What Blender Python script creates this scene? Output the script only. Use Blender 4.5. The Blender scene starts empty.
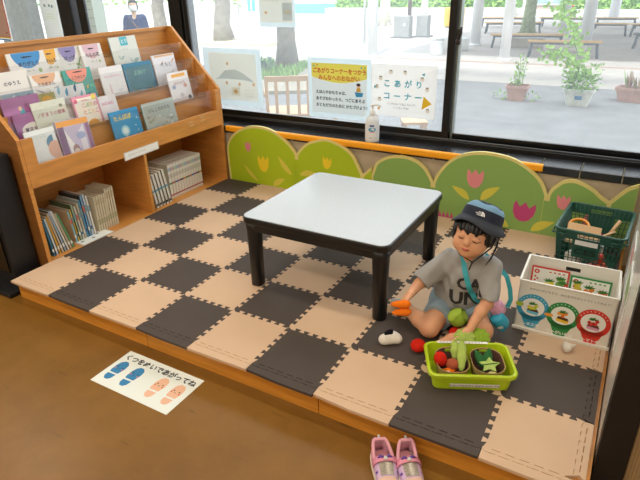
import bpy, bmesh, math, random
import numpy as np
from mathutils import Vector, Matrix, Euler
from mathutils.geometry import tessellate_polygon
from mathutils.bvhtree import BVHTree
PI = math.pi
R = math.radians
rnd = random.Random(7)
COL = bpy.context.scene.collection

# ------------------------------------------------------------------ materials
def lin(h):
    if not isinstance(h, str):
        return tuple(h)
    h = h.lstrip('#')
    if len(h) == 3: h = ''.join(x * 2 for x in h)
    c = [int(h[i:i + 2], 16) / 255 for i in (0, 2, 4)]
    return tuple(x / 12.92 if x <= .04045 else ((x + .055) / 1.055) ** 2.4 for x in c)

MATS = {}
def mat(name, color, rough=.6, metal=0, var=0, vscale=8, bump=0, bscale=200, spec=.5, coat=0, stretch=None, trans=0):
    if name in MATS:
        return MATS[name]
    m = bpy.data.materials.new(name); m.use_nodes = True
    nt = m.node_tree; b = nt.nodes['Principled BSDF']
    c = lin(color)
    b.inputs['Base Color'].default_value = (*c, 1)
    b.inputs['Roughness'].default_value = rough
    b.inputs['Metallic'].default_value = metal
    b.inputs['Specular IOR Level'].default_value = spec
    b.inputs['Coat Weight'].default_value = coat
    b.inputs['Transmission Weight'].default_value = trans
    if var or bump:
        tc = nt.nodes.new('ShaderNodeTexCoord'); mp = nt.nodes.new('ShaderNodeMapping')
        nt.links.new(tc.outputs['Object'], mp.inputs[0])
        if stretch: mp.inputs['Scale'].default_value = stretch
    if var:
        n = nt.nodes.new('ShaderNodeTexNoise'); n.inputs['Scale'].default_value = vscale; n.inputs['Detail'].default_value = 5
        nt.links.new(mp.outputs[0], n.inputs['Vector'])
        r = nt.nodes.new('ShaderNodeValToRGB')
        r.color_ramp.elements[0].position = .3; r.color_ramp.elements[1].position = .7
        r.color_ramp.elements[0].color = (*[x * (1 - var) for x in c], 1)
        r.color_ramp.elements[1].color = (*[min(1, x * (1 + var)) for x in c], 1)
        nt.links.new(n.outputs['Fac'], r.inputs[0]); nt.links.new(r.outputs[0], b.inputs['Base Color'])
    if bump:
        n2 = nt.nodes.new('ShaderNodeTexNoise'); n2.inputs['Scale'].default_value = bscale; n2.inputs['Detail'].default_value = 3
        nt.links.new(mp.outputs[0], n2.inputs['Vector'])
        bp = nt.nodes.new('ShaderNodeBump'); bp.inputs['Strength'].default_value = bump; bp.inputs['Distance'].default_value = .002
        nt.links.new(n2.outputs['Fac'], bp.inputs['Height']); nt.links.new(bp.outputs[0], b.inputs['Normal'])
    MATS[name] = m
    return m

def clear_mat(name, tint, fac_gloss=.5, haze=0.0, rough=.02, hazecol=(.9, .95, 1)):
    m = bpy.data.materials.new(name); m.use_nodes = True
    nt = m.node_tree; nt.nodes.clear()
    out = nt.nodes.new('ShaderNodeOutputMaterial')
    tr = nt.nodes.new('ShaderNodeBsdfTransparent'); tr.inputs[0].default_value = (*tint, 1)
    gl = nt.nodes.new('ShaderNodeBsdfGlossy'); gl.inputs['Roughness'].default_value = rough
    lw = nt.nodes.new('ShaderNodeLayerWeight'); lw.inputs[0].default_value = .5
    pw = nt.nodes.new('ShaderNodeMath'); pw.operation = 'POWER'; pw.inputs[1].default_value = 5; nt.links.new(lw.outputs['Facing'], pw.inputs[0])
    mul = nt.nodes.new('ShaderNodeMath'); mul.operation = 'MULTIPLY_ADD'; mul.inputs[1].default_value = fac_gloss; mul.inputs[2].default_value = .045 * fac_gloss
    nt.links.new(pw.outputs[0], mul.inputs[0])
    mx = nt.nodes.new('ShaderNodeMixShader')
    nt.links.new(mul.outputs[0], mx.inputs[0]); nt.links.new(tr.outputs[0], mx.inputs[1]); nt.links.new(gl.outputs[0], mx.inputs[2])
    last = mx
    if haze:
        tl = nt.nodes.new('ShaderNodeBsdfTranslucent'); tl.inputs[0].default_value = (*hazecol, 1)
        m2 = nt.nodes.new('ShaderNodeMixShader'); m2.inputs[0].default_value = haze
        nt.links.new(mx.outputs[0], m2.inputs[1]); nt.links.new(tl.outputs[0], m2.inputs[2]); last = m2
    nt.links.new(last.outputs[0], out.inputs[0])
    MATS[name] = m
    return m

def paper_back(name, color, tfac=.5, rough=.6):
    """thin paper / laminate through which daylight glows"""
    m = bpy.data.materials.new(name); m.use_nodes = True
    nt = m.node_tree; nt.nodes.clear()
    out = nt.nodes.new('ShaderNodeOutputMaterial')
    d = nt.nodes.new('ShaderNodeBsdfDiffuse'); d.inputs[0].default_value = (*lin(color), 1)
    t = nt.nodes.new('ShaderNodeBsdfTranslucent'); t.inputs[0].default_value = (*lin(color), 1)
    mx = nt.nodes.new('ShaderNodeMixShader'); mx.inputs[0].default_value = tfac
    nt.links.new(d.outputs[0], mx.inputs[1]); nt.links.new(t.outputs[0], mx.inputs[2]); nt.links.new(mx.outputs[0], out.inputs[0])
    MATS[name] = m
    return m

_cc = {}
def C(h, rough=.5, **k):                      # plain coloured material on demand
    key = (h, rough, tuple(sorted(k.items())))
    if key not in _cc:
        _cc[key] = mat('paint_%s_%d_%d' % (h.lstrip('#'), int(rough * 100), len(_cc)), h, rough, **k)
    return _cc[key]

# ------------------------------------------------------------------ mesh builder
class MB:
    def __init__(s, M=None):
        s.v = []; s.f = []; s.mi = []; s.mats = []; s.M = M or Matrix(); s.sm = []
    def _m(s, m):
        if m not in s.mats: s.mats.append(m)
        return s.mats.index(m)
    def add(s, vs, fs, m, smooth=False):
        o = len(s.v); k = s._m(m)
        s.v += [s.M @ Vector(p) for p in vs]
        s.f += [[i + o for i in f] for f in fs]; s.mi += [k] * len(fs); s.sm += [smooth] * len(fs)
        return s
    def box(s, c, d, m, rot=None):
        x, y, z = d[0] / 2, d[1] / 2, d[2] / 2
        T = Matrix.Translation(c) @ (Euler(rot).to_matrix().to_4x4() if rot else Matrix())
        vs = [T @ Vector((a * x, b * y, e * z)) for a in (-1, 1) for b in (-1, 1) for e in (-1, 1)]
        return s.add(vs, [(0, 1, 3, 2), (4, 6, 7, 5), (0, 4, 5, 1), (2, 3, 7, 6), (0, 2, 6, 4), (1, 5, 7, 3)], m)
    def bx(s, a, b, m):                       # box from two corners
        return s.box([(p + q) / 2 for p, q in zip(a, b)], [abs(q - p) for p, q in zip(a, b)], m)
    def rbox(s, c, d, r, m, seg=3, top_scale=1, axis_z=True):   # rounded-corner prism (corners round in plan)
        pts = rrect(d[0], d[1], r, seg)
        n = len(pts)
        vs = [(c[0] + p[0], c[1] + p[1], c[2] - d[2] / 2) for p in pts] + [(c[0] + p[0] * top_scale, c[1] + p[1] * top_scale, c[2] + d[2] / 2) for p in pts]
        fs = [(i, (i + 1) % n, n + (i + 1) % n, n + i) for i in range(n)] + [list(range(n))[::-1], list(range(n, 2 * n))]
        return s.add(vs, fs, m)
    def tube(s, pts, r, m, seg=8, caps=True, flat=1.0, smooth=True):
        pts = [Vector(p) for p in pts]; n = len(pts)
        rs = r if isinstance(r, (list, tuple)) else [r] * n
        vs = []; up = None
        for i, p in enumerate(pts):
            t = (pts[min(i + 1, n - 1)] - pts[max(i - 1, 0)])
            t = t.normalized() if t.length > 1e-9 else Vector((0, 0, 1))
            if up is None:
                up = Vector((0, 0, 1)) if abs(t.z) < .9 else Vector((1, 0, 0))
            a = (up - t * up.dot(t)).normalized(); b = t.cross(a); up = a
            for k in range(seg):
                q = 2 * PI * k / seg
                vs.append(p + a * math.cos(q) * rs[i] * flat + b * math.sin(q) * rs[i])
        fs = [(i * seg + k, i * seg + (k + 1) % seg, (i + 1) * seg + (k + 1) % seg, (i + 1) * seg + k) for i in range(n - 1) for k in range(seg)]
        if caps: fs += [list(range(seg))[::-1], list(range((n - 1) * seg, n * seg))]
        return s.add(vs, fs, m, smooth)
    def lathe(s, prof, m, seg=24, c=(0, 0, 0), sx=1, sy=1, caps=True, smooth=True, mats=None):
        n = len(prof)
        vs = [(c[0] + r * math.cos(2 * PI * k / seg) * sx, c[1] + r * math.sin(2 * PI * k / seg) * sy, c[2] + z) for r, z in prof for k in range(seg)]
        for i in range(n - 1):
            if mats: m = mats[i]
            fs = [(i * seg + k, i * seg + (k + 1) % seg, (i + 1) * seg + (k + 1) % seg, (i + 1) * seg + k) for k in range(seg)]
            if i == 0: base = len(s.v); s.add(vs, fs, m, smooth)
            else:
                k_ = s._m(m); s.f += [[j + base for j in f] for f in fs]; s.mi += [k_] * len(fs); s.sm += [smooth] * len(fs)
        if caps:
            k_ = s._m(m)
            s.f += [[base + j for j in range(seg)][::-1], [base + j for j in range((n - 1) * seg, n * seg)]]; s.mi += [k_] * 2; s.sm += [False] * 2
        return s
    def ball(s, c, r, m, seg=12, rings=8, rot=None, noise=0):
        r = r if isinstance(r, (tuple, list)) else (r, r, r)
        E_ = Euler(rot).to_matrix() if rot else Matrix.Identity(3)
        vs = []
        for i in range(1, rings):
            a = PI * i / rings
            for k in range(seg):
                q = 2 * PI * k / seg
                w = 1 + noise * math.sin(3 * q + i) * math.sin(2.3 * a + k * .7) if noise else 1
                vs.append(Vector(c) + E_ @ Vector((r[0] * w * math.sin(a) * math.cos(q), r[1] * w * math.sin(a) * math.sin(q), r[2] * w * math.cos(a))))
        vs += [Vector(c) + E_ @ Vector((0, 0, r[2])), Vector(c) - E_ @ Vector((0, 0, r[2]))]
        fs = [(i * seg + k, (i + 1) * seg + k, (i + 1) * seg + (k + 1) % seg, i * seg + (k + 1) % seg) for i in range(rings - 2) for k in range(seg)]
        T = len(vs) - 2
        fs += [(T, k, (k + 1) % seg) for k in range(seg)] + [(T + 1, (rings - 2) * seg + (k + 1) % seg, (rings - 2) * seg + k) for k in range(seg)]
        return s.add(vs, fs, m, True)
    def prism(s, poly, T, d, m, mside=None):
        """2-D polygon poly in plane of matrix T (x,y), extruded to local z = -d (front at z=0)"""
        n = len(poly)
        tri = tessellate_polygon([[Vector((p[0], p[1], 0)) for p in poly]])
        area = sum(poly[i][0] * poly[(i + 1) % n][1] - poly[(i + 1) % n][0] * poly[i][1] for i in range(n))
        def orient(t, up):
            a, b, c = (poly[i] for i in t)
            ccw = (b[0] - a[0]) * (c[1] - a[1]) - (c[0] - a[0]) * (b[1] - a[1]) > 0
            return tuple(t) if ccw == up else tuple(t)[::-1]
        vs = [T @ Vector((p[0], p[1], 0)) for p in poly]
        if not d:
            return s.add(vs, [orient(t, True) for t in tri], m)
        vs2 = [T @ Vector((p[0], p[1], -d)) for p in poly]
        s.add(vs + vs2, [orient(t, True) for t in tri] + [tuple(i + n for i in orient(t, False)) for t in tri], m)
        side = [(i, i + n, (i + 1) % n + n, (i + 1) % n) for i in range(n)]
        if area < 0: side = [f[::-1] for f in side]
        s.add(vs + vs2, side, mside or m)
        return s
    def text(s, string, T, x, y, size, m, align='LEFT', z=.0006, sx=1, bold=0, conform=None):
        vs, fs, w = text_mesh(string, bold)
        off = {'LEFT': 0, 'CENTER': -w / 2, 'RIGHT': -w}[align]
        P = [T @ Vector((x + (p[0] + off) * size * sx, y + p[1] * size, z)) for p in vs]
        if conform: P = [conform(p) for p in P]
        return s.add(P, fs, m)
    def leaf(s, p, d, nrm, L, W, m, curve=.2):
        p = Vector(p); d = Vector(d).normalized(); side = d.cross(Vector(nrm))
        if side.length < 1e-4: side = d.orthogonal()
        side.normalize(); up = side.cross(d)
        vs = [p, p + d * L * .45 + side * W / 2 + up * L * curve * .3, p + d * L - up * L * curve * .4, p + d * L * .45 - side * W / 2 + up * L * curve * .3]
        return s.add(vs, [(0, 1, 2), (0, 2, 3)], m)
    def build(s, name, parent=None, loc=None, bevel=0, smooth=None, auto=False):
        me = bpy.data.meshes.new(name)
        me.from_pydata([tuple(v) for v in s.v], [], s.f)
        for m in s.mats: me.materials.append(m)
        me.polygons.foreach_set('material_index', s.mi)
        me.polygons.foreach_set('use_smooth', s.sm if smooth is None else [smooth] * len(s.f))
        me.update()
        o = bpy.data.objects.new(name, me); COL.objects.link(o)
        if loc is not None: o.location = loc
        if parent: o.parent = parent
        if bevel:
            b = o.modifiers.new('bevel', 'BEVEL'); b.width = bevel; b.segments = 2; b.limit_method = 'ANGLE'; b.angle_limit = R(40)
        return o

def rrect(w, d, r, seg=3):
    pts = []
    for cx, cy, a0 in ((w / 2 - r, d / 2 - r, 0), (-w / 2 + r, d / 2 - r, 90), (-w / 2 + r, -d / 2 + r, 180), (w / 2 - r, -d / 2 + r, 270)):
        for k in range(seg + 1):
            a = R(a0 + 90 * k / seg); pts.append((cx + r * math.cos(a), cy + r * math.sin(a)))
    return pts

_tm = {}
def text_mesh(string, bold=0):
    key = (string, bold)
    if key in _tm: return _tm[key]
    cu = bpy.data.curves.new('t', 'FONT'); cu.body = string; cu.size = 1; cu.resolution_u = 2; cu.offset = bold
    ob = bpy.data.objects.new('t', cu); COL.objects.link(ob)
    bpy.context.view_layer.update()
    me = bpy.data.meshes.new_from_object(ob.evaluated_get(bpy.context.evaluated_depsgraph_get()))
    vs = [tuple(v.co) for v in me.vertices]; fs = [tuple(p.vertices) for p in me.polygons]
    bpy.data.objects.remove(ob); bpy.data.curves.remove(cu); bpy.data.meshes.remove(me)
    w = max([v[0] for v in vs] or [0])
    _tm[key] = (vs, fs, w)
    return _tm[key]

def frame(o, u, v):
    """matrix whose x,y axes are u,v and z the outward normal"""
    u = Vector(u).normalized(); v = Vector(v); v = (v - u * v.dot(u)).normalized(); n = u.cross(v)
    M = Matrix((u, v, n)).transposed().to_4x4(); M.translation = Vector(o)
    return M

def ell(cx, cy, rx, ry, n=24, a0=0, a1=360):
    return [(cx + rx * math.cos(R(a0 + (a1 - a0) * k / n)), cy + ry * math.sin(R(a0 + (a1 - a0) * k / n))) for k in range(n + (0 if a1 - a0 == 360 else 1))]
def rect(x0, y0, x1, y1): return [(x0, y0), (x1, y0), (x1, y1), (x0, y1)]
def lift(T, z): return T @ Matrix.Translation((0, 0, z))

def tag(o, label=None, cat=None, group=None, kind=None):
    if label: o['label'] = label
    if cat: o['category'] = cat
    if group: o['group'] = group
    if kind: o['kind'] = kind
    return o
def empty(name, loc, rz=0, label=None, cat=None, group=None):
    o = bpy.data.objects.new(name, None); COL.objects.link(o); o.location = loc; o.rotation_euler = (0, 0, rz); o.empty_display_size = .05
    return tag(o, label, cat, group)
def struct(o): o['kind'] = 'structure'; return o
ORD = ['first', 'second', 'third', 'fourth', 'fifth', 'sixth', 'seventh', 'eighth', 'ninth', 'tenth', 'eleventh', 'twelfth']

# ------------------------------------------------------------------ palette
FLOORZ = -.111
GZ = -.25
WOOD = mat('orange_wood', '#cb8b42', .42, var=.13, vscale=6, stretch=(1, 1, 9), bump=.05, bscale=60)
WOODP = mat('platform_wood', '#cf8a30', .38, var=.14, vscale=5, stretch=(1, 5, 14))
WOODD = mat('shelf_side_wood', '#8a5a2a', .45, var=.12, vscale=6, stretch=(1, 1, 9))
BEIGE = mat('beige_foam', '#d2b394', .75, bump=.5, bscale=700, var=.03, vscale=5, spec=.25)
DARK = mat('charcoal_foam', '#4d443e', .68, bump=.5, bscale=700, var=.05, vscale=5, spec=.3)
BEIGEL = mat('beige_foam_cut', '#a9835c', .9, spec=.1)
DARKL = mat('charcoal_foam_cut', '#241f1d', .9, spec=.1)
BLACK = mat('black_metal', '#121213', .35, spec=.5)
WHITE = C('#f2f2ee', .5)
GLASSM = clear_mat('window_glass', (.97, .99, 1), .6, haze=.06)
GLASSH = clear_mat('hazed_window_glass', (.97, .99, 1), .6, haze=.10)  # translucent haze mixed in to imitate the washed-out, overexposed daylight
ACRYL = clear_mat('clear_acrylic', (.97, .97, .97), .9, haze=.03, rough=.06)

# ------------------------------------------------------------------ room shell
def floor_mat():
    m = bpy.data.materials.new('brown_vinyl'); m.use_nodes = True; nt = m.node_tree; b = nt.nodes['Principled BSDF']
    tc = nt.nodes.new('ShaderNodeTexCoord')
    n = nt.nodes.new('ShaderNodeTexNoise'); n.inputs['Scale'].default_value = 2.2; n.inputs['Detail'].default_value = 9; n.inputs['Roughness'].default_value = .65
    nt.links.new(tc.outputs['Object'], n.inputs['Vector'])
    r = nt.nodes.new('ShaderNodeValToRGB'); r.color_ramp.elements[0].position = .3; r.color_ramp.elements[1].position = .75
    r.color_ramp.elements[0].color = (*lin('#6f4c1a'), 1); r.color_ramp.elements[1].color = (*lin('#8c6326'), 1)
    nt.links.new(n.outputs['Fac'], r.inputs[0])
    mp = nt.nodes.new('ShaderNodeMapping'); mp.inputs['Rotation'].default_value = (0, 0, .7); mp.inputs['Scale'].default_value = (3, 26, 1)
    nt.links.new(tc.outputs['Object'], mp.inputs[0])
    s = nt.nodes.new('ShaderNodeTexNoise'); s.inputs['Scale'].default_value = 1.7; s.inputs['Detail'].default_value = 6
    nt.links.new(mp.outputs[0], s.inputs['Vector'])
    r2 = nt.nodes.new('ShaderNodeValToRGB'); r2.color_ramp.elements[0].position = .68; r2.color_ramp.elements[1].position = .74
    r2.color_ramp.elements[0].color = (0, 0, 0, 1); r2.color_ramp.elements[1].color = (.55, .55, .55, 1)
    nt.links.new(s.outputs['Fac'], r2.inputs[0])
    mx = nt.nodes.new('ShaderNodeMix'); mx.data_type = 'RGBA'
    nt.links.new(r2.outputs[0], mx.inputs[0]); nt.links.new(r.outputs[0], mx.inputs[6]); mx.inputs[7].default_value = (*lin('#38260e'), 1)
    nt.links.new(mx.outputs[2], b.inputs['Base Color'])
    b.inputs['Roughness'].default_value = .33; b.inputs['Specular IOR Level'].default_value = .45
    bp = nt.nodes.new('ShaderNodeBump'); bp.inputs['Strength'].default_value = .12; bp.inputs['Distance'].default_value = .01
    nt.links.new(n.outputs['Fac'], bp.inputs['Height']); nt.links.new(bp.outputs[0], b.inputs['Normal'])
    return m
XL, XR, YB = -4.2, 4.6, -4.2
f = MB(); f.bx((XL, YB, FLOORZ - .1), (XR, 1.8, FLOORZ), floor_mat()); struct(f.build('floor'))
CEILM = mat('white_ceiling', '#e6e2d8', .9); WALLM = mat('cream_wall', '#cfc4ae', .9, var=.03)
f = MB(); f.bx((XL, YB, 2.6), (XR, 2.15, 2.75), CEILM); struct(f.build('ceiling'))
f = MB(); f.bx((XL - .1, YB, FLOORZ), (XL, 2.1, 2.6), WALLM); struct(f.build('wall_left'))
f = MB(); f.bx((XR, YB, FLOORZ), (XR + .1, 2.1, 2.6), WALLM); struct(f.build('wall_right'))
f = MB(); f.bx((XL, YB - .1, FLOORZ), (XR, YB, 2.6), WALLM); struct(f.build('wall_front'))
CONC = mat('beige_concrete', '#b3a48a', .85, var=.07, vscale=14, bump=.3, bscale=90)
f = MB(); f.bx((XL, 1.8, GZ - .1), (XR, 2.12, .382), CONC); f.bx((XL, 1.98, 2.25), (XR, 2.12, 2.6), WALLM); struct(f.build('wall_back'))
# sill of dark glazed tiles with grout
SILLT = mat('black_glazed_tile', '#1b1d21', .22, spec=.9, var=.2, vscale=30); GROUT = C('#8d8672', .9)
f = MB(); f.bx((XL, 1.806, .382), (XR, 1.975, .392), GROUT)
x = 2.424 - .205 * 32
while x < XR:
    f.bx((x + .003, 1.797, .386), (x + .202, 1.972, .4), SILLT)
    f.bx((x + .003, 1.794, .352), (x + .202, 1.8, .398), SILLT)
    x += .205
struct(f.build('trim_1', bevel=.003))
# window frames
FR = mat('black_aluminium', '#0f1012', .3, spec=.5, metal=.2)
FRS = mat('grey_metal_and_stile_sheen', '#7c837c', .35, metal=.5)
def win(name, x0, x1, y, zb=.475, zt=2.2, rail=.05, sl=.035, sr=.035, gm=None):
    w = empty(name, ((x0 + x1) / 2, y, .4)); struct(w)
    g = MB(Matrix.Translation((-(x0 + x1) / 2, -y, -.4)))
    g.bx((x0, y - .012, zb - rail), (x1, y + .012, zb), FR); g.bx((x0, y - .012, zt), (x1, y + .012, zt + .05), FR)
    g.bx((x0, y - .013, zb - rail), (x0 + sl, y + .013, zt), FR); g.bx((x1 - sr, y - .013, zb - rail), (x1, y + .013, zt), FR)
    g.build('window_frame', w, bevel=.002)
    g = MB(Matrix.Translation((-(x0 + x1) / 2, -y, -.4)))
    g.bx((x0 + sl, y - .003, zb), (x1 - sr, y + .003, zt), gm or GLASSM); g.build('window_pane', w)
    return w
win('window_1', -.46, 1.625, 2.005, sr=.045, gm=GLASSH)
w2 = win('window_2', 1.585, 4.5, 2.045, zb=.462, rail=.045)
win('window_3', -1.67, -.56, 2.02, sl=.09)
win('window_4', -4.1, -1.85, 2.02)
f = MB(); f.bx((XL, 1.972, .382), (XR, 2.1, .425), FR); f.bx((XL, 1.985, .425), (XR, 1.992, .437), C('#55585c', .3, metal=.6))
f.bx((XL, 1.985, 2.23), (XR, 2.1, 2.3), FR); struct(f.build('trim_2', bevel=.002))
f = MB(); f.bx((-.59, 1.975, .4), (-.475, 2.1, 2.25), FR); f.bx((-.475, 2.0, .4), (-.44, 2.09, 2.25), C('#4a5256', .4)); struct(f.build('trim_3'))
f = MB(); f.bx((-1.88, 1.975, .4), (-1.725, 2.1, 2.25), FR); struct(f.build('trim_4'))
f = MB(); f.bx((1.628, 2.018, .425), (1.64, 2.075, 2.22), FRS); struct(f.build('trim_5'))  # depth side of the black stile, its reflection painted as lighter grey
# latch on the meeting stile
l = MB(); l.box((1.648, 1.985, 1.04), (.022, .02, .085), C('#2b2420', .4)); l.tube([(1.65, 1.972, 1.035), (1.662, 1.966, 1.06), (1.664, 1.966, 1.095)], [.009, .008, .006], C('#2b2420', .4), 8)
l.ball((1.645, 1.972, 1.02), (.013, .012, .013), C('#3a2b24', .4))
o = l.build('window_latch'); tag(o, 'dark crescent latch on the black window stile beside the blue lettered poster', 'latch')

# orange bumper strip on the wall edge
f = MB(); f.rbox((0, 0, 0), (2.26, .03, .032), .011, mat('orange_bumper', '#ffab14', .5, bump=.2, bscale=150), 4)
f2 = MB()
prof = rrect(.034, .042, .012, 4)
for x0, x1 in ((.02, 1.335), (1.337, 2.235)):
    f2.prism([(p[0], p[1]) for p in prof], frame((x1, 1.786, .388), (0, 1, 0), (0, 0, 1)), x1 - x0, MATS['orange_bumper'])
o = f2.build('edge_bumper', smooth=False); tag(o, 'orange foam bumper strip along the wall edge below the window sill', 'bumper')

# ------------------------------------------------------------------ platforms and joint mats
for i, (a, b) in enumerate(((.005, .925), (.929, 1.806), (1.81, 2.712))):
    g = MB(); g.bx((a, .012, FLOORZ), (b, 1.79, -.014), WOODP)
    for yy in (.6, 1.2): g.bx((a + .01, yy, -.0145), (b - .01, yy + .002, -.0138), C('#3a2510', .6))
    o = g.build('platform_box', bevel=.004)
    tag(o, ['orange wooden platform box at the bookshelf end of the raised mat', 'middle orange wooden platform box of the raised mat', 'orange wooden platform box behind the pink shoes, at the display rack end'][i], 'platform', 'wooden platform boxes under the mat')
S = .3
def seam(n=6, a=.028):
    pts = [(0, 0), (.045, -a)]
    for k in range(n):
        c = .07 + (k + .5) * .86 / n; w1 = .17 / n; w2 = .29 / n
        pts += [(c - w1, -a), (c - w2, a), (c + w2, a), (c + w1, -a)]
    pts += [(.955, -a), (1, 0)]
    return pts
SE = seam()
def tile_poly(i, j, nx=9, ny=6):
    P = []
    def horiz(yy, rev, strip=None):
        pts = [(i + t, yy + s_) for t, s_ in SE]
        return pts[::-1] if rev else pts
    def vert(xx, rev):
        pts = [(xx + s_, j + t) for t, s_ in SE]
        return pts[::-1] if rev else pts
    P += ([(i, .09)] + [(i + t, .09 + s_) for t, s_ in SE[1:-1]] + [(i + 1, .09)]) if j == 0 else horiz(j, False)
    right = [(nx - .09 + s_, j + t) for t, s_ in SE] if i == nx - 1 else vert(i + 1, False)
    left = [(0, j + t) for t, s_ in (SE[0], SE[-1])][::-1] if i == 0 else vert(i, True)
    if j == 0: right = [p for p in right if p[1] > .13]; left = [p for p in left if p[1] > .13]
    if i == nx - 1: P = [p for p in P if p[0] < nx - .13]
    top = [(i + 1, ny), (i, ny)] if j == ny - 1 else horiz(j + 1, True)
    if i == nx - 1: top = [p for p in top if p[0] < nx - .13]
    P += right + top + left
    out = []
    for p in P:
        if not out or math.dist(out[-1], p) > 1e-4: out.append(p)
    if math.dist(out[0], out[-1]) < 1e-4: out.pop()
    return out
ROW = ['front row', 'second row', 'third row', 'fourth row', 'fifth row', 'back row']
T0 = Matrix.Scale(1, 4)
def tile(i, j):
    dark = (i + j) % 2 == 1
    m, ml = (DARK, DARKL) if dark else (BEIGE, BEIGEL)
    cx, cy = (i + .5) * S, (j + .5) * S
    g = MB(); dz = rnd.uniform(-.0006, .0006)
    g.prism([(p[0] * S - cx, p[1] * S - cy) for p in tile_poly(i, j)], Matrix.Translation((0, 0, dz)), .012, m)
    o = g.build('joint_mat_tile', loc=(cx, cy, 0))
    c = 'charcoal' if dark else 'beige'
    tag(o, '%s foam mat tile, %s from the bookshelf end in the %s' % (c, ORD[i], ROW[j]), 'mat tile', 'interlocking foam mat tiles')
    if j == 0:     # snapped-on straight edge strip along the front
        s_ = MB(); lo, hi = i, (i + 1 if i < 8 else 8.91)
        wob = [0, .012, -.01, .015, -.012, .02, .03, -.01, .0]
        P = [(lo + .004, -.055 + wob[i] * .6), (lo + .5, -.06 - wob[i] * .3), (hi - .004 + (.09 if i == 8 else 0), -.055 - wob[i] * .4)]
        up = [(i + t, .09 + q - .005) for t, q in SE[1:-1]]
        if i == 8: up = [p for p in up if p[0] < 8.87] + [(9, .085)]
        else: up = up + [(i + .996, .085)]
        P += [(i + .004, .085)] and up[::-1] + [(i + .004, .085)]
        s_.prism([(p[0] * S - cx, p[1] * S - cy) for p in P], Matrix.Translation((0, 0, dz - .0004)), .0118, m)
        # dark cut lines of the teeth
        for k in range(6):
            c_ = i + .07 + (k + .5) * .86 / 6; w2 = .29 / 6
            s_.prism([(p[0] * S - cx, p[1] * S - cy) for p in rect(c_ - w2, .088 + .024, c_ + w2, .088 + .032)], Matrix.Translation((0, 0, dz + .0003)), 0, ml)
            s_.prism([(p[0] * S - cx, p[1] * S - cy) for p in rect(c_ - w2 * 1.0, .056, c_ - w2 * .25 + .4 * w2, .063)], Matrix.Translation((0, 0, dz + .0003)), 0, ml)
        s_.build('edge_strip', o)
    if i == 8:
        s_ = MB(); yy = j if j else .13
        P = [(9.0, yy + .003), (9.0, j + .997)] + [(8.91 + q + .005, j + t) for t, q in SE[::-1] if j + t > yy]
        s_.prism([(p[0] * S - cx, p[1] * S - cy) for p in P], Matrix.Translation((0, 0, dz - .0004)), .0118, m)
        for k in range(6):
            c_ = j + .07 + (k + .5) * .86 / 6; w2 = .29 / 6
            if c_ < yy: continue
            s_.prism([(p[0] * S - cx, p[1] * S - cy) for p in rect(8.91 + .022, c_ - w2, 8.91 + .029, c_ + w2)], Matrix.Translation((0, 0, dz + .0003)), 0, ml)
        s_.build('edge_strip', o)
for j in range(6):
    for i in range(9): tile(i, j)

# ------------------------------------------------------------------ hill boards with flowers
hill = [(0.02, 0.022), (0.016, 0.226), (0.045, 0.306), (0.099, 0.364), (0.167, 0.404), (0.25, 0.43), (0.355, 0.434), (0.447, 0.415), (0.528, 0.374), (0.592, 0.324), (0.634, 0.272), (0.665, 0.312), (0.723, 0.361), (0.795, 0.389), (0.872, 0.405), (0.955, 0.387), (1.028, 0.356), (1.08, 0.308), (1.116, 0.245), (1.142, 0.197), (1.196, 0.249), (1.231, 0.281), (1.251, 0.304), (1.306, 0.337), (1.373, 0.355), (1.453, 0.356), (1.525, 0.334), (1.58, 0.29), (1.623, 0.219), (1.644, 0.273), (1.689, 0.343), (1.746, 0.394), (1.814, 0.426), (1.9, 0.443), (1.985, 0.442), (2.069, 0.429), (2.143, 0.398), (2.207, 0.355), (2.251, 0.309), (2.284, 0.244), (2.297, 0.281), (2.319, 0.308), (2.35, 0.336), (2.403, 0.35), (2.46, 0.336), (2.513, 0.31), (2.555, 0.277), (2.591, 0.255), (2.625, 0.3), (2.661, 0.342), (2.712, 0.372)]
def spl(pts, valleys):
    out = []; segs = []; cur = []
    for p in pts:
        cur.append(p)
        if p in valleys: segs.append(cur); cur = [p]
    segs.append(cur)
    for sg in segs:
        n = len(sg)
        for k in range(n - 1):
            p0, p1, p2, p3 = sg[max(k - 1, 0)], sg[k], sg[k + 1], sg[min(k + 2, n - 1)]
            for q in range(4):
                t = q / 4
                out.append(tuple(.5 * (2 * p1[c] + (p2[c] - p0[c]) * t + (2 * p0[c] - 5 * p1[c] + 4 * p2[c] - p3[c]) * t * t + (3 * p1[c] - p0[c] - 3 * p2[c] + p3[c]) * t ** 3) for c in (0, 1)))
    out.append(pts[-1]); return out
val = [(0.634, 0.272), (1.142, 0.197), (1.623, 0.219), (2.284, 0.244), (2.591, 0.255)]
def inset(poly, w):
    out = []
    n = len(poly)
    for i, p in enumerate(poly):
        a = poly[max(i - 1, 0)]; b = poly[min(i + 1, n - 1)]
        tx, ty = b[0] - a[0], b[1] - a[1]; l = math.hypot(tx, ty) or 1
        out.append((p[0] + ty / l * w, p[1] - tx / l * w))
    return out
CREAM = C('#e0d283', .5)
def inset_hills(poly, w):
    """each hump is its own green patch so valleys stay sharp"""
    segs = []; cur = []
    for p in poly:
        cur.append(p)
        if any(math.dist(p, v) < 1e-6 for v in val): segs.append(cur); cur = [p]
    segs.append(cur)
    return [inset(sg, w) for sg in segs if len(sg) > 2]
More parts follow.
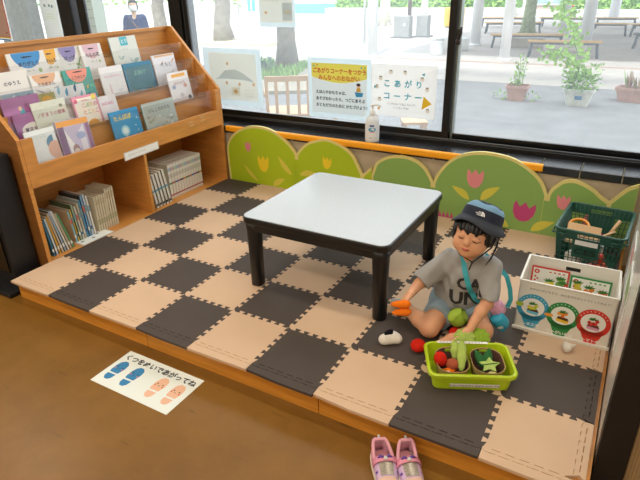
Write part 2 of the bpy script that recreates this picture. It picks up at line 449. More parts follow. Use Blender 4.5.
def board(outline, green, label, x0, x1, name='hill_board'):
    c = ((x0 + x1) / 2, 1.765, 0)
    T = frame((0, 0, 0), (1, 0, 0), (0, 0, 1))          # x -> x, y -> z, normal -> -y
    T = Matrix.Translation((-c[0], 0, 0)) @ T
    g = MB(); g.prism([(x1, 0), (x0, 0)] + outline, T, .018, CREAM)
    for k, ins in enumerate(inset_hills(outline, .017)):
        a = max(min(p[0] for p in ins), x0); b = min(max(p[0] for p in ins), x1)
        ins = [(min(max(p[0], x0 + .002), x1 - .002), p[1]) for p in ins]
        g.prism([(ins[-1][0], .001), (ins[0][0], .001)] + ins, lift(T, .0006 + .0001 * k), 0, green)
        if k: g.prism([(ins[0][0] - .03, .001), (ins[0][0] + .005, .001), (ins[0][0] + .005, ins[0][1] - .03), (ins[0][0] - .03, ins[0][1] - .03)], lift(T, .0006), 0, green)
    return g, T, c, label
def tulip(g, T, cx, cy, w, h, m, z=.0014, rot=0):
    P = [(-.5, .28), (-.42, .5), (-.22, .22), (0, .5), (.2, .22), (.44, .5), (.5, .25), (.46, -.1), (.3, -.38), (.1, -.5), (-.12, -.5), (-.32, -.38), (-.47, -.1)]
    cr, sr = math.cos(rot), math.sin(rot)
    g.prism([(cx + (p[0] * cr * w - p[1] * sr * h), cy + (p[0] * sr * w + p[1] * cr * h)) for p in P], lift(T, z), 0, m)
def leafp(g, T, a, b, wd, m, z=.0012):
    ax, ay = a; bx_, by = b; dx, dy = bx_ - ax, by - ay; l = math.hypot(dx, dy); nx, ny = -dy / l, dx / l
    P = []
    for k in range(9):
        t = k / 8; w = math.sin(PI * t ** .8) * wd
        P.append((ax + dx * t + nx * w, ay + dy * t + ny * w))
    for k in range(7, 0, -1):
        t = k / 8; w = math.sin(PI * t ** .8) * wd * .45
        P.append((ax + dx * t - nx * w, ay + dy * t - ny * w))
    g.prism(P, lift(T, z), 0, m)
full = spl(hill, val)
LIME = C('#adc41c', .45); GREEN = C('#8bb05c', .5)
k1 = next(i for i, p in enumerate(full) if p[0] > 1.21)
g, T, c, lab = board(full[1:k1], LIME, '', .02, 1.21)
YEL = C('#f0d52a', .5); LEAFC = C('#d9cf4e', .5); PINK = C('#e88f92', .5); MAG = C('#c3467c', .5)
tulip(g, T, .217, .277, .052, .075, C('#dd8893', .5)); tulip(g, T, .345, .163, .098, .125, YEL); tulip(g, T, .876, .24, .07, .085, YEL, rot=-.1)
leafp(g, T, (.29, .02), (.165, .135), .022, LEAFC); leafp(g, T, (.42, -.0 + .002), (.53, .075), .03, LEAFC); leafp(g, T, (.59, .113), (.475, .24), .03, LEAFC); leafp(g, T, (.655, .125), (.8, .15), .03, LEAFC)
o = g.build('hill_board', loc=c); tag(o, 'bright lime green cut-out hill board with yellow tulips beside the bookshelf', 'wall board')
g, T, c, lab = board([(1.204, .2)] + full[k1 + 2:], GREEN, '', 1.2, 2.712)
tulip(g, T, 1.876, .279, .1, .115, PINK); tulip(g, T, 2.172, .122, .125, .12, MAG, rot=-.08); tulip(g, T, 2.37, .215, .07, .085, PINK)
leafp(g, T, (1.853, .14), (1.74, .215), -.03, LEAFC); leafp(g, T, (1.92, .15), (2.025, .25), .035, LEAFC); leafp(g, T, (2.1, .012), (2.0, .1), .035, LEAFC); leafp(g, T, (2.225, .012), (2.345, .09), .035, LEAFC)
for q in (1.68, 1.705, 1.73, 1.755): g.prism([(q - .012, .002), (q + .012, .002), (q, .045)], lift(T, .0013), 0, MAG)
leafp(g, T, (1.46, .03), (1.38, .12), .03, LEAFC)
g.prism(ell(2.53, .12, .05, .06), lift(T, .0013), 0, PINK)
o = g.build('hill_board', loc=c); tag(o, 'muted green cut-out hill board with pink tulips behind the child', 'wall board')

# ------------------------------------------------------------------ bookshelf
SX = Vector((-.22, .99, FLOORZ))
shelf = empty('bookshelf', SX, 0, 'large orange wooden bookshelf with four stepped display tiers over two open compartments', 'bookshelf')
def part(g, name, bevel=.002, parent=shelf): 
    g.M = Matrix.Translation(-SX) @ g.M
    return g
def pm(): return MB(Matrix.Translation(-SX))
Y0, Y1 = .205, 1.775
XBK = -.44
side = [(0, FLOORZ), (0, .675), (-.385, 1.09), (XBK, 1.09), (XBK, FLOORZ)]
for y in (Y0, Y1):
    g = pm(); t = .022
    yy = y if y == Y0 else y - t
    TT = frame((0, yy, 0), (1, 0, 0), (0, 0, 1))
    g.prism(side, TT @ Matrix.Translation((0, 0, 0)), -t if False else 0.0001, WOOD)
    # build solid by hand: polygon in x-z extruded along y
    g = pm(); n = len(side)
    vs = [(p[0], yy, p[1]) for p in side] + [(p[0], yy + t, p[1]) for p in side]
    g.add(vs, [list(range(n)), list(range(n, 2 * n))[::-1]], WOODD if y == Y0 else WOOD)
    g.add(vs, [(i, i + n, (i + 1) % n + n, (i + 1) % n) for i in range(n)], WOOD)
    g.build('side_panel', shelf, bevel=.0015)
g = pm(); g.bx((XBK, Y0 + .022, FLOORZ), (XBK + .012, Y1 - .022, 1.085), WOOD); g.bx((XBK, Y0 + .022, 1.068), (XBK + .024, Y1 - .022, 1.09), WOOD); g.build('back_panel', shelf, bevel=.001)
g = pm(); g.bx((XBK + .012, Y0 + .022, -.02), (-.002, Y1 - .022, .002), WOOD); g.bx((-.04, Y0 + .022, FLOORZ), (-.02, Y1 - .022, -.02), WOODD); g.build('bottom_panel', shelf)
g = pm(); g.bx((XBK + .012, .985, .002), (-.004, 1.007, .42), WOOD); g.build('divider', shelf, bevel=.001)
g = pm(); g.bx((XBK + .012, Y0 + .022, .42), (-.018, Y1 - .022, .438), WOOD); g.build('middle_panel', shelf)
# U-shaped front apron
g = pm(); g.bx((-.018, Y0 + .02, .42), (.002, Y1 - .02, .531), WOOD)
g.bx((-.018, Y0 + .02, .531), (.002, Y0 + .085, .673), WOOD); g.bx((-.018, Y1 - .06, .531), (.002, Y1 - .02, .673), WOOD)
for y_, z_ in ((1.415, .5), (1.418, .478), (1.53, .513), (1.533, .49)): g.bx((.002, y_, z_), (.0026, y_ + .045, z_ + .009), C('#cfa877', .3))
g.build('front_apron', shelf, bevel=.002)
for k in range(4):
    x = -.096 * k; z = .531 + .1035 * k
    g = pm(); g.bx((x - .096 + .0, Y0 + .022, z - .075), (x - .016, Y1 - .022, z - .06), WOOD); g.build('tier_ledge', shelf)
    if k:
        g = pm(); g.bx((x - .014, Y0 + .022, z - .075 - .1035 + .001), (x, Y1 - .022, z), WOOD)
        g.bx((x - .013, Y1 - .055, z), (x, Y1 - .022, z + .142), WOOD); g.bx((x - .013, Y0 + .022, z), (x, Y0 + .045, z + .142), WOOD)
        g.build('tier_board', shelf, bevel=.001)
    g = pm(); ya, yb = (Y0 + .08, Y1 - .055) if k == 0 else (Y0 + .04, Y1 - .05)
    g.bx((x - .021 if k == 0 else x + .0005, ya, z - .02), (x - .0185 if k == 0 else x + .003, yb, z + .144), ACRYL); g.build('acrylic_guard', shelf)
g = pm(); g.bx((-.096 * 4 - .014, Y0 + .022, .8), (-.096 * 4, Y1 - .022, .945), WOOD); g.build('tier_board', shelf)
g = pm(); TT = frame((.0035, .832, .398), (0, 1, .02), (0, 0, 1))
g.prism(rect(0, 0, .282, .05), TT, .002, C('#dcdcd6', .25))
g.prism(rect(.008, .006, .274, .044), lift(TT, .0004), 0, C('#f0efe9', .4))
g.text('あかちゃんえほん', TT, .03, .02, .018, C('#b9b6b0', .6), z=.0008)
g.build('label_holder', shelf)
# paper tucked on the shelf bottom
g = MB(); TT = frame((-.13, .437, .0035), (0, 1, 0), (-1, 0, 0))
g.prism(rect(0, -.13, .22, .06), TT, .001, C('#dfe3df', .2)); g.prism(rect(.01, -.12, .21, .05), lift(TT, .0004), 0, C('#eef0ea', .4))
for k, (a, b) in enumerate(((.03, -.08), (.06, -.05), (.1, -.09), (.15, -.06))): g.prism(ell(a, b, .012, .009, 8), lift(TT, .0008), 0, C('#7f8f8a', .6))
o = g.build('laminated_sheet'); tag(o, 'small laminated paper lying on the lower left shelf board by the mat', 'paper')

# ------------------------------------------------------------------ books
PAGE = C('#e9e2d0', .8)
def book_frame(k, y0, d=.03, roll=0):
    zf = .531 + .1035 * k - .06; xb = -.096 * k - d - .012; a = R(10)
    return frame((xb, y0, zf + .0015), (0, math.cos(roll), math.sin(roll)), (-math.sin(a), 0, math.cos(a)))
def book(k, y0, w, h, cover, label, draw=None, d=.03, th=.009, roll=0, spine=None, name='picture_book'):
    F = book_frame(k, y0, d, roll)
    o0 = F.translation.copy(); L_ = Matrix.Translation(-o0) @ F
    g = MB(); sp = spine or cover
    g.prism(rect(0, 0, w, h), L_, .0015, cover); g.prism(rect(0, 0, w, h), lift(L_, -th + .0015), .0015, cover)
    g.prism(rect(0, 0, .0015, h), lift(L_, -.0014), th - .0028, sp)
    if draw: draw(g, lift(L_, .0003), w, h)
    o = g.build(name, loc=o0)
    tag(o, label, 'book', 'picture books standing on the display tiers')
    p = MB(); p.prism(rect(.0025, .003, w - .003, h - .003), lift(L_, -.0016), th - .0032, PAGE); p.build('pages', o)
    return o
def P(g, T, poly, c, z=0): g.prism(poly, lift(T, z), 0, C(c, .35))
def clampe(pts, w, h): return [(min(max(x, .001), w - .001), min(max(y, .001), h - .001)) for x, y in pts]
def txt(g, T, s, x, y, size, c, z=.0004, **k): g.text(s, T, x, y, size, C(c, .5), z=z, bold=.02, **k)
def halfcircle(c, title, cx=.5, extra=None):
    def d(g, T, w, h):
        P(g, T, ell(cx * w, h - .001, w * .38, h * .33, 20, 180, 360), c)
        P(g, T, ell(cx * w, h * .9, w * .15, h * .014), '#26262b', .0002); P(g, T, ell(cx * w - w * .06, h * .9, w * .03, h * .022, 10), '#26262b', .0003)
        txt(g, T, title, cx * w, h * .72, h * .1, '#2a2a30', align='CENTER')
        txt(g, T, 'ぶん・え', cx * w, h * .6, h * .045, '#6c7a4c', align='CENTER')
        P(g, T, ell(cx * w + w * .26, h * .6, w * .05, w * .05, 10), '#8db04c', .0002)
        if extra: extra(g, T, w, h)
    return d
W_ = C('#eeece6', .3)
book(3, .49, .228, .258, W_, 'white picture book with large blue half circle, leftmost on the top tier', halfcircle('#3a8fd0', 'ありがとう'))
book(3, .70, .125, .257, W_, 'white picture book with orange-yellow half circle on the top tier, half hidden', halfcircle('#f2b01c', 'きいろ', .42, lambda g, T, w, h: P(g, T, [(w * .6, h * .4), (w * .9, h * .5), (w * .85, h * .35)], '#f0c93c')), d=.045)
def leaves(g, T, w, h):
    for q in range(7):
        a = (w * (.3 + .08 * q), h * (.15 + .08 * q)); leafp(g, T, a, (a[0] + .03, a[1] + .035), .006, C('#7fa163', .5), .0004)
        leafp(g, T, a, (a[0] + .01, a[1] - .035), .006, C('#9dbb80', .5), .0004)
book(3, .818, .15, .257, C('#efeee8', .3), 'white picture book with purple half circle and green twigs on the top tier', halfcircle('#8f83b8', 'はっぱ', .42, leaves), d=.045)
book(3, .956, .158, .258, C('#f3f1ef', .3), 'white picture book with pale pink half circle on the top tier', halfcircle('#e2bdc9', 'ももの花'))
def dE(g, T, w, h):
    P(g, T, rect(w * .38, h * .8, w * .66, h * .99), '#52bfd0'); txt(g, T, 'とり', w * .52, h * .86, h * .1, '#f2fafa', align='CENTER'); txt(g, T, 'さく・え', w * .5, h * .7, h * .035, '#555566', align='CENTER')
    for a, b, q in ((.28, .5, 1), (.5, .32, 1), (.72, .38, 1.6)):
        leafp(g, T, (w * a, h * b), (w * a + .03 * q, h * b + .02 * q), .011 * q, C('#9dbcb4', .5), .0003); leafp(g, T, (w * a, h * b), (w * a - .02 * q, h * b + .03 * q), .008, C('#b4cabc', .5), .0003)
book(3, 1.187, .222, .28, C('#e9ede6', .3), 'white picture book with turquoise title square and birds, rightmost on the top tier', dE, spine=C('#4a8f94', .4))
# third tier from the bottom
def dF(g, T, w, h):
    P(g, T, rect(.001, .001, w - .001, h * .62), '#8fa8b4'); txt(g, T, 'のゆうえ', w * .2, h * .76, h * .085, '#55585a')
    r2 = random.Random(3)
    for q in range(26):
        x_, y_ = r2.uniform(.05, .9) * w, r2.uniform(.03, .55) * h; leafp(g, T, (x_, y_), (x_ + .02, y_ + r2.uniform(-.02, .02)), .005, C(r2.choice(['#5d7f8e', '#c9d6d8', '#6f9097']), .5), .0003)
book(2, .34, .19, .286, W_, 'white and misty blue picture book at the far left of the third tier', dF, d=.03)
def dG(g, T, w, h):
    P(g, T, ell(w * .5, h * .99, w * .36, h * .24, 18, 180, 360), '#e7b489'); P(g, T, ell(w * .5, h * .92, w * .14, h * .013), '#2b2b2b', .0002)
    txt(g, T, 'うさぎさん', w * .5, h * .74, h * .09, '#6b5866', align='CENTER')
    P(g, T, ell(w * .5, h * .45, w * .2, h * .18), '#d9d4d8', .0001)
    for s_ in (-1, 1): leafp(g, T, (w * .5 + s_ * w * .1, h * .6), (w * .5 + s_ * w * .4, h * .7), .008, C('#b9b4c0', .5), .0003)
book(2, .518, .2, .25, W_, 'white picture book with peach half circle on the third tier from the bottom', dG)
g_ = random.Random(5)
def dH(g, T, w, h):
    P(g, T, ell(w * .5, h * .99, w * .36, h * .3, 18, 180, 360), '#f0957c', .0003); P(g, T, ell(w * .52, h * .93, w * .17, h * .014), '#1d2a2c', .0005)
    txt(g, T, 'こうのとり', w * .5, h * .78, h * .08, '#38302c', z=.0006, align='CENTER')
    for q in range(34):
        x_, y_ = g_.uniform(.03, .85) * w, g_.uniform(.04, .92) * h
        leafp(g, T, (x_, y_), (x_ + g_.uniform(.01, .035), min(h - .01, y_ + g_.uniform(-.02, .03))), .008, C(g_.choice(['#3fa46a', '#2a7fa8', '#e3b23c', '#5bc29a', '#31548f']), .5), .0001)
book(2, .734, .195, .247, C('#43a394', .35), 'teal patterned picture book with salmon half circle on the third tier', dH)
def dI(g, T, w, h):
    txt(g, T, 'ももいろのきりん', w * .5, h * .72, h * .07, '#e7aab6', align='CENTER'); P(g, T, ell(w * .3, h * .4, .006, .04, 8), '#e9c9cf')
    P(g, T, ell(w * .7, h * .35, .02, .012, 8), '#dfe3e6')
book(2, .984, .178, .23, C('#f1f0f0', .3), 'white picture book with faint pink title beside the dark teal book', dI)
def dJ(g, T, w, h):
    P(g, T, rect(w * .05, h * .05, w * .95, h * .9), '#3e7683'); txt(g, T, 'よあけ', w * .5, h * .66, h * .16, '#8fc4b4', align='CENTER')
    P(g, T, ell(w * .5, .004, w * .26, h * .25, 18, 0, 180), '#4aa9c4', .0002); P(g, T, ell(w * .5, .004, w * .2, h * .16, 18, 0, 180), '#b7dfe4', .0003)
book(2, 1.174, .242, .228, C('#2d7fa4', .35), 'dark teal landscape picture book with blue edge on the third tier', dJ)
def dK(g, T, w, h):
    P(g, T, rect(w * .1, h * .94, w * .95, h * .985), '#d9a86c'); txt(g, T, 'くもと', w * .55, h * .68, h * .13, '#8b8f9a', align='CENTER')
    for a, b, c_ in ((.3, .7, '#a98f84'), (.7, .45, '#c9bcb8'), (.4, .25, '#9da4ae'), (.82, .75, '#c59b7c')): leafp(g, T, (w * a, h * b), (w * a + .03, h * b + .03), .008, C(c_, .5), .0003)
book(2, 1.432, .208, .25, C('#eceaee', .2), 'white picture book with sketchy figures, rightmost on the third tier', dK)
# second tier
def dM(g, T, w, h):
    P(g, T, rect(w * .12, h * .55, w * .9, h * .63), '#e04a35'); leafp(g, T, (w * .1, h * .62), (w * .95, h * .58), .012, C('#df4632', .5), .0002)
    P(g, T, [(w * .35, h * .63), (w * .5, h * .8), (w * .58, h * .63)], '#3fa3b5', .0004); P(g, T, ell(w * .44, h * .78, .01, .012, 10), '#f0c9a8', .0005)
book(1, .29, .215, .272, C('#b877ad', .35), 'purple picture book with a red boat, at the left of the second tier', dM, d=.045)
def dS(g, T, w, h):
    P(g, T, ell(w * .62, h * .55, w * .42, h * .18), '#efe6dc'); txt(g, T, '童文キャ', w * .62, h * .5, h * .13, '#3c3040', align='CENTER')
book(1, .312, .15, .19, C('#a8629e', .35), 'small plum coloured book with a cream oval title on the second tier', dS, d=.022)
def dN(g, T, w, h):
    txt(g, T, 'ノぎまうの音楽', w * .5, h * .66, h * .11, '#c4808c', align='CENTER'); P(g, T, ell(w * .84, h * .84, .012, .009, 8), '#8b8e74')
    r2 = random.Random(8)
    for q in range(40): a = (r2.uniform(.04, .9) * w, r2.uniform(.04, .95) * h); leafp(g, T, a, (a[0] + .015, a[1] + .006), .002, C('#cdd6bd', .5), .0001)
book(1, .425, .205, .23, C('#dfe3d2', .35), 'pale green picture book with pink title lettering on the second tier', dN, d=.014, th=.007)
def dY(g, T, w, h):
    P(g, T, ell(w * .5, h * .85, w * .3, h * .1), '#e0a92e'); P(g, T, ell(w * .4, h * .7, w * .25, h * .08), '#8a6a2c', .0002)
book(1, .5, .11, .262, C('#a9a35c', .35), 'olive and mustard picture book peeping out behind the pale green one', dY, d=.052)
def dO(g, T, w, h):
    for a, b, c_ in ((.2, .85, '#8fc3d9'), (.42, .8, '#3b93bb'), (.7, .85, '#2f5f86'), (.85, .7, '#6fb5cd'), (.6, .6, '#3a3d42'), (.8, .5, '#2f3338'), (.3, .6, '#cfd7d7')):
        leafp(g, T, (w * a, h * b), (w * a + .012, h * b + .05), .012, C(c_, .5), .0002)
book(1, .596, .215, .278, C('#e6ebea', .3), 'white picture book with blue feathers standing behind the pink framed book', dO, d=.055)
def dP(g, T, w, h):
    P(g, T, rect(w * .06, h * .05, w * .94, h * .94), '#f6efdf'); P(g, T, ell(w * .12, h * .88, .013, .013, 10), '#ef6a8c', .0003)
    for s_, y_ in (('こぶたの', .7), ('とことこ', .52)):
        for k, ch in enumerate(s_): txt(g, T, ch, w * (.3 + .16 * k), h * y_, h * .13, ['#e8863c', '#7fb04a', '#e6b52d', '#d0568a'][k])
    txt(g, T, 'おはなし', w * .5, h * .85, h * .06, '#e06a90', align='CENTER'); P(g, T, ell(w * .6, h * .2, w * .25, h * .17), '#f3ab2c', .0002); P(g, T, ell(w * .86, h * .92, .016, .016, 10), '#f1e14e', .0004)
book(1, .674, .17, .219, C('#ee9db6', .35), 'pink framed picture book with colourful title letters on the second tier', dP, d=.014, th=.007)
def dQ(g, T, w, h):
    txt(g, T, 'ねむねむ', w * .45, h * .72, h * .12, '#e58fae', align='CENTER'); P(g, T, ell(w * .55, h * .3, .022, .02, 14), '#9aa7c4'); P(g, T, ell(w * .55, h * .3, .017, .015, 14), '#f4f3f3', .0002)
book(1, .852, .128, .19, C('#f2eff1', .3), 'small white book with pink title beside the pink framed book', dQ, d=.02)
def dR(g, T, w, h):
    P(g, T, rect(w * .2, h * .86, w * .85, h * .95), '#f0b24c'); txt(g, T, 'おともだち', w * .5, h * .66, h * .09, '#b77a66', align='CENTER')
    for a, b, c_ in ((.2, .6, '#9fb0c8'), (.75, .6, '#d7a08a'), (.85, .25, '#2f3138'), (.5, .35, '#c9c3c9')): P(g, T, ell(w * a, h * b, .018, .015, 12), c_, .0003)
book(1, 1.449, .2, .24, C('#efecec', .2), 'white plastic-wrapped book with orange top band, rightmost on the second tier', dR)
# front tier
def dT(g, T, w, h):
    P(g, T, ell(w * .9, h * .62, w * .28, h * .2, 20, 95, 260), '#5b8fb0', .0002); P(g, T, clampe(ell(w * .86, h * .45, w * .25, h * .22), w, h), '#e6b9a2', .0004)
    txt(g, T, 'おひるね', w * .42, h * .8, h * .1, '#c4d4cc', align='CENTER'); P(g, T, ell(w * .3, h * .2, .02, .012, 10), '#c3d9e2')
book(0, .295, .172, .217, C('#eaf0ee', .25), 'white picture book with a sleeping face, leftmost on the front tier', dT, d=.024)
def dU(g, T, w, h):
    P(g, T, rect(.002, h * .86, w - .002, h - .002), '#eda542', .0001); P(g, T, rect(.002, .002, w * .2, h * .86), '#7d5a82', .0001); P(g, T, rect(w * .86, .002, w - .002, h * .86), '#9a6f96', .0001)
    P(g, T, [(w * .25, .004), (w * .2, h * .8), (w * .42, h * .4), (w * .5, .004)], '#f5f4f6', .0003); P(g, T, [(w * .6, .004), (w * .62, h * .7), (w * .8, h * .85), (w * .8, .004)], '#ece8f2', .0003)
    P(g, T, ell(w * .42, h * .3, .022, .028, 14), '#a98a88', .0005); P(g, T, ell(w * .42, h * .24, .018, .02, 14), '#efe0d6', .0006); P(g, T, ell(w * .66, h * .6, .03, .02, 14), '#a9b7e2', .0005)
book(0, .475, .205, .232, C('#c9bcd8', .15), 'shiny purple and white book in a clear sleeve on the front tier', dU, d=.022, th=.014, roll=-.03)
def dV(g, T, w, h):
    txt(g, T, 'たんぽぽ', w * .1, h * .74, h * .16, '#f2dc3c'); P(g, T, ell(w * .4, h * .42, .032, .032, 20), '#9fd3e3'); P(g, T, ell(w * .4, h * .42, .02, .02, 16), '#e3f2f2', .0003)
    P(g, T, rect(w * .39, .004, w * .41, h * .3), '#cfe3c0', .0002)
    for a, b in ((.8, .5), (.85, .35), (.7, .2), (.9, .7)): P(g, T, ell(w * a, h * b, .004, .004, 6), '#e9f6f6', .0003)
    txt(g, T, 'さく・え', w * .6, h * .08, h * .06, '#d8eef4')
book(0, .836, .218, .21, C('#1f8fc4', .3), 'bright blue dandelion picture book with yellow title on the front tier', dV, d=.024)
def dW(g, T, w, h):
    txt(g, T, 'いしころのうた', w * .5, h * .72, h * .13, '#5b5f54', align='CENTER'); r2 = random.Random(2)
    for q in range(30):
        P(g, T, ell(w * r2.uniform(.12, .9), h * r2.uniform(.08, .62), r2.uniform(.006, .018), r2.uniform(.005, .012), 9), r2.choice(['#a3a9a4', '#bcc3c0', '#8c958e', '#ccd0c8', '#97a088']), .0001 + q * .00001)
book(0, 1.089, .28, .212, C('#b3bdb6', .2), 'wide grey-green picture book with pebbles, rightmost on the front tier', dW, d=.024, spine=C('#5f8a72', .4))

# books standing in the two lower compartments (spines face the room)
def shelf_book(y, th, h, dpt, lean, cover, spine, label, group, marks=(), xf=None, cat='book', name='hardback_book'):
    xf = xf or (-.035 if 'leaning' in label else -.075)
    o = empty(name, (xf, y, .002), 0, label, cat, group); o.rotation_euler = (R(lean), 0, 0)
    g = MB()
    g.bx((-dpt, 0, 0), (0, .0018, h), cover); g.bx((-dpt, th - .0018, 0), (0, th, h), cover); g.bx((-.002, 0, 0), (0, th, h), spine)
    for z0, z1, c_ in marks: g.bx((-.0005, .0005, z0 * h), (.0006, th - .0005, z1 * h), C(c_, .5))
    g.build('cover', o)
    g = MB(); g.bx((-dpt + .003, .0018, .003), (-.002, th - .0018, h - .003), PAGE); g.build('pages', o)
    return o
GL = 'books leaning at the left end of the lower shelf'
lb = [('#4f86a0', '#3f7794', 'dark blue', .215), ('#7f8f9c', '#cfd9dd', 'steel blue', .225), ('#cfd6cf', '#d8a23c', 'white and mustard', .235), ('#b9a78f', '#c9b79c', 'tan', .25), ('#39424a', '#9fb3c4', 'black backed', .262), ('#8ea7ae', '#e0ddd2', 'grey-blue', .258), ('#c8b494', '#c8b494', 'kraft brown', .235), ('#e6dfc9', '#5ea26d', 'cream with green spine', .23)]
y = .266
for k, (cv, sp, nm, h) in enumerate(lb):
    shelf_book(y, .012, h, .19, 4.5 + k * 1.3, C(cv, .5), C(sp, .5), '%s book leaning in the lower left compartment, %s from its left end' % (nm, ORD[k]), GL, ((.12, .2, '#e7e7e0'),))
    y += .0178
mb_ = [('#c9a883', '#8fc0c8', 'wide tan-faced book', .2, .012), ('#ddd6c2', '#e8c73a', 'thin yellow-spined book', .205, .008), ('#5d6b4a', '#9dab8a', 'dark olive book', .232, .012), ('#d8d4c6', '#e2ddd0', 'cream book', .215, .01), ('#ded7c4', '#d9c9ab', 'beige book', .225, .01), ('#c8d4d6', '#4f93b4', 'blue-spined book', .24, .012), ('#4a4a48', '#6fa3c9', 'sky-blue-spined book with dark cover', .262, .012), ('#d9c8b8', '#c8dbe2', 'pale blue-spined book', .265, .012), ('#e4ddcf', '#efe9de', 'off-white book', .25, .012)]
y = .445
for k, (cv, sp, nm, h, th) in enumerate(mb_):
    shelf_book(y, th, h, .19, 4.5 if k < 4 else 3, C(cv, .5), C(sp, .5), nm + ' in the lower left compartment, %s of the mixed row' % ORD[k], 'mixed books standing in the lower left compartment', ((.15, .24, '#3f6f9c' if k % 2 else '#e9e6dc'), (.6, .75, '#7fa7b0' if k % 3 else '#d06f5c')))
    y += th + .0055
for k in range(9):
    shelf_book(.612 + k * .0172, .0145, .222 + (.022 if k > 4 else 0) + (k % 3) * .003, .17, -1 if k < 5 else 0, C('#d9cdb2', .6), C('#d8ccae', .6), 'beige paperback of the matching row right of the mixed books, %s from the left' % ORD[k], 'matching beige paperbacks in the lower left compartment', ((.2, .34, '#b9b48c'), (.75, .9, '#c9ba98')))
for k in range(5):
    shelf_book(1.055 + k * .03, .02, .232 + .004 * k, .16, 9, C('#cfc8b4', .5), C('#dedbd2', .4), 'pale grey book leaning beside the white set, %s from the shelf divider' % ORD[k], 'books leaning on the divider in the lower right compartment', ((.06, .12, '#1f2a33'), (.5, .55, '#4a9ec0')))
for k in range(12):
    h = .245
    shelf_book(1.232 + k * .0278, .0262, h, .19, 0, C('#e3dccb', .5), C('#e9e4d8', .5), 'white hardback of the matching set on the lower right, %s from its left end' % ORD[k], 'matching white hardbacks in the lower right compartment',
               ((.08, .12, '#b04a5c'), (.42, .47, ['#3c7f5a', '#c25a44', '#3b6fa0', '#8a4a7c', '#2f2f33', '#c98a2c'][k % 6]), (.6, .72, '#cfc9ba'), (.8, .9, ['#a9b7c4', '#c4a9a9', '#b0c4a9'][k % 3])))

# ------------------------------------------------------------------ black cabinet at the left
g = MB(); cab = empty('media_cabinet', (-.5, .12, FLOORZ), 0, 'glossy black cabinet at the left edge beside the bookshelf end', 'cabinet')
BG = mat('gloss_black', '#0b0b0d', .12, spec=.5); BG2 = mat('matt_black', '#101114', .5)
g.box((0, 0, .36), (.86, .14, .72), BG2); g.build('body', cab, bevel=.004)
g = MB(); g.box((0, -.074, .40), (.8, .008, .6), BG); g.build('glass_door', cab, bevel=.002)
g = MB(); g.box((.0, -.03, .012), (.95, .24, .024), BG2); g.build('base', cab, bevel=.004)


# ------------------------------------------------------------------ low table
tx0, tx1, ty0, ty1, th_ = 1.11, 1.858, .505, 1.235, .372
tcx, tcy = (tx0 + tx1) / 2, (ty0 + ty1) / 2
tb = empty('low_table', (tcx, tcy, 0), 0, 'low square black table with a pale speckled grey-white top on the foam mat', 'table')
TOP = mat('speckled_laminate', '#b4babd', .3, var=.05, vscale=160, spec=.45)
g = MB(); g.rbox((0, 0, th_ - .002), (tx1 - tx0 - .012, ty1 - ty0 - .012, .006), .04, TOP, 6); g.build('table_top', tb)
g = MB(); g.rbox((0, 0, th_ - .017), (tx1 - tx0, ty1 - ty0, .03), .045, BLACK, 6); g.build('rim', tb, bevel=.005)
g = MB(); w_, d_ = tx1 - tx0 - .05, ty1 - ty0 - .05
for s_ in (-1, 1):
    g.box((0, s_ * d_ / 2, th_ - .05), (w_, .02, .045), BLACK); g.box((s_ * w_ / 2, 0, th_ - .05), (.02, d_, .045), BLACK)
g.build('apron', tb, bevel=.003)
for sx in (-1, 1):
    for sy in (-1, 1):
        g = MB(); cx, cy = sx * ((tx1 - tx0) / 2 - .048), sy * ((ty1 - ty0) / 2 - .048)
        n = None
        rings = [(.029, 0), (.031, .004), (.032, .2), (.036, .3), (.042, .345)]
        pts = rrect(2, 2, .8, 5); vs = []; 
        for r_, z_ in rings: vs += [(cx + p[0] * r_ + sx * (.036 - r_) * .3, cy + p[1] * r_ + sy * (.036 - r_) * .3, z_ + .0005) for p in pts]
        n = len(pts)
        fs = [(i * n + k, i * n + (k + 1) % n, (i + 1) * n + (k + 1) % n, (i + 1) * n + k) for i in range(len(rings) - 1) for k in range(n)] + [list(range(n))[::-1], list(range((len(rings) - 1) * n, len(rings) * n))]
        g.add(vs, fs, BLACK, True); g.build('leg', tb)

# ------------------------------------------------------------------ floor sign
g = MB(); TT = frame((0, 0, .0015), (1, 0, 0), (0, 1, 0)); sw, sh = .424, .218
g.prism(rect(-sw / 2, -sh / 2, sw / 2, sh / 2), TT, .0012, C('#e4ebe4', .3))
g.text('くつをぬいであがってね', TT, 0, sh / 2 - .05, .036, C('#20242a', .5), align='CENTER', bold=.03, z=.0008)
def foot(u, v, c_, face, rot=0):
    cx, cy = -sw / 2 + u * sw, sh / 2 - v * sh
    T2 = TT @ Matrix.Translation((cx, cy, .0004)) @ Matrix.Rotation(rot, 4, 'Z')
    fore = [(-.03, .0), (-.033, .035), (-.028, .062), (-.012, .078), (.008, .078), (.026, .062), (.032, .03), (.027, -.008), (-.024, -.012)]
    heel = [(-.024, -.022), (.026, -.018), (.024, -.045), (.012, -.06), (-.008, -.061), (-.022, -.046)]
    fs_ = .86
    for q in (fore, heel): g.prism([(a * fs_, b * fs_) for a, b in q], T2, 0, C(c_, .5))
    for sx in (-1, 1):
        g.prism(ell(sx * .014, .028, .0035, .0035, 8), lift(T2, .0004), 0, C('#2c3440', .5)); g.prism(ell(sx * .02, .018, .004, .004, 8), lift(T2, .0004), 0, C(face, .5))
    g.prism(rect(-.005, .017, .005, .0195), lift(T2, .0004), 0, C('#5a3a3a', .5))
foot(.115, .60, '#2f7fb0', '#d9776a', -.05); foot(.33, .60, '#2f7fb0', '#d9776a', -.05); foot(.66, .60, '#e6b696', '#c9603f', -.05); foot(.87, .60, '#e6b696', '#c9603f', -.05)
o = g.build('floor_sign', loc=(1.094, -.158, FLOORZ)); tag(o, 'white floor sign with blue and peach footprints in front of the mat', 'sign')

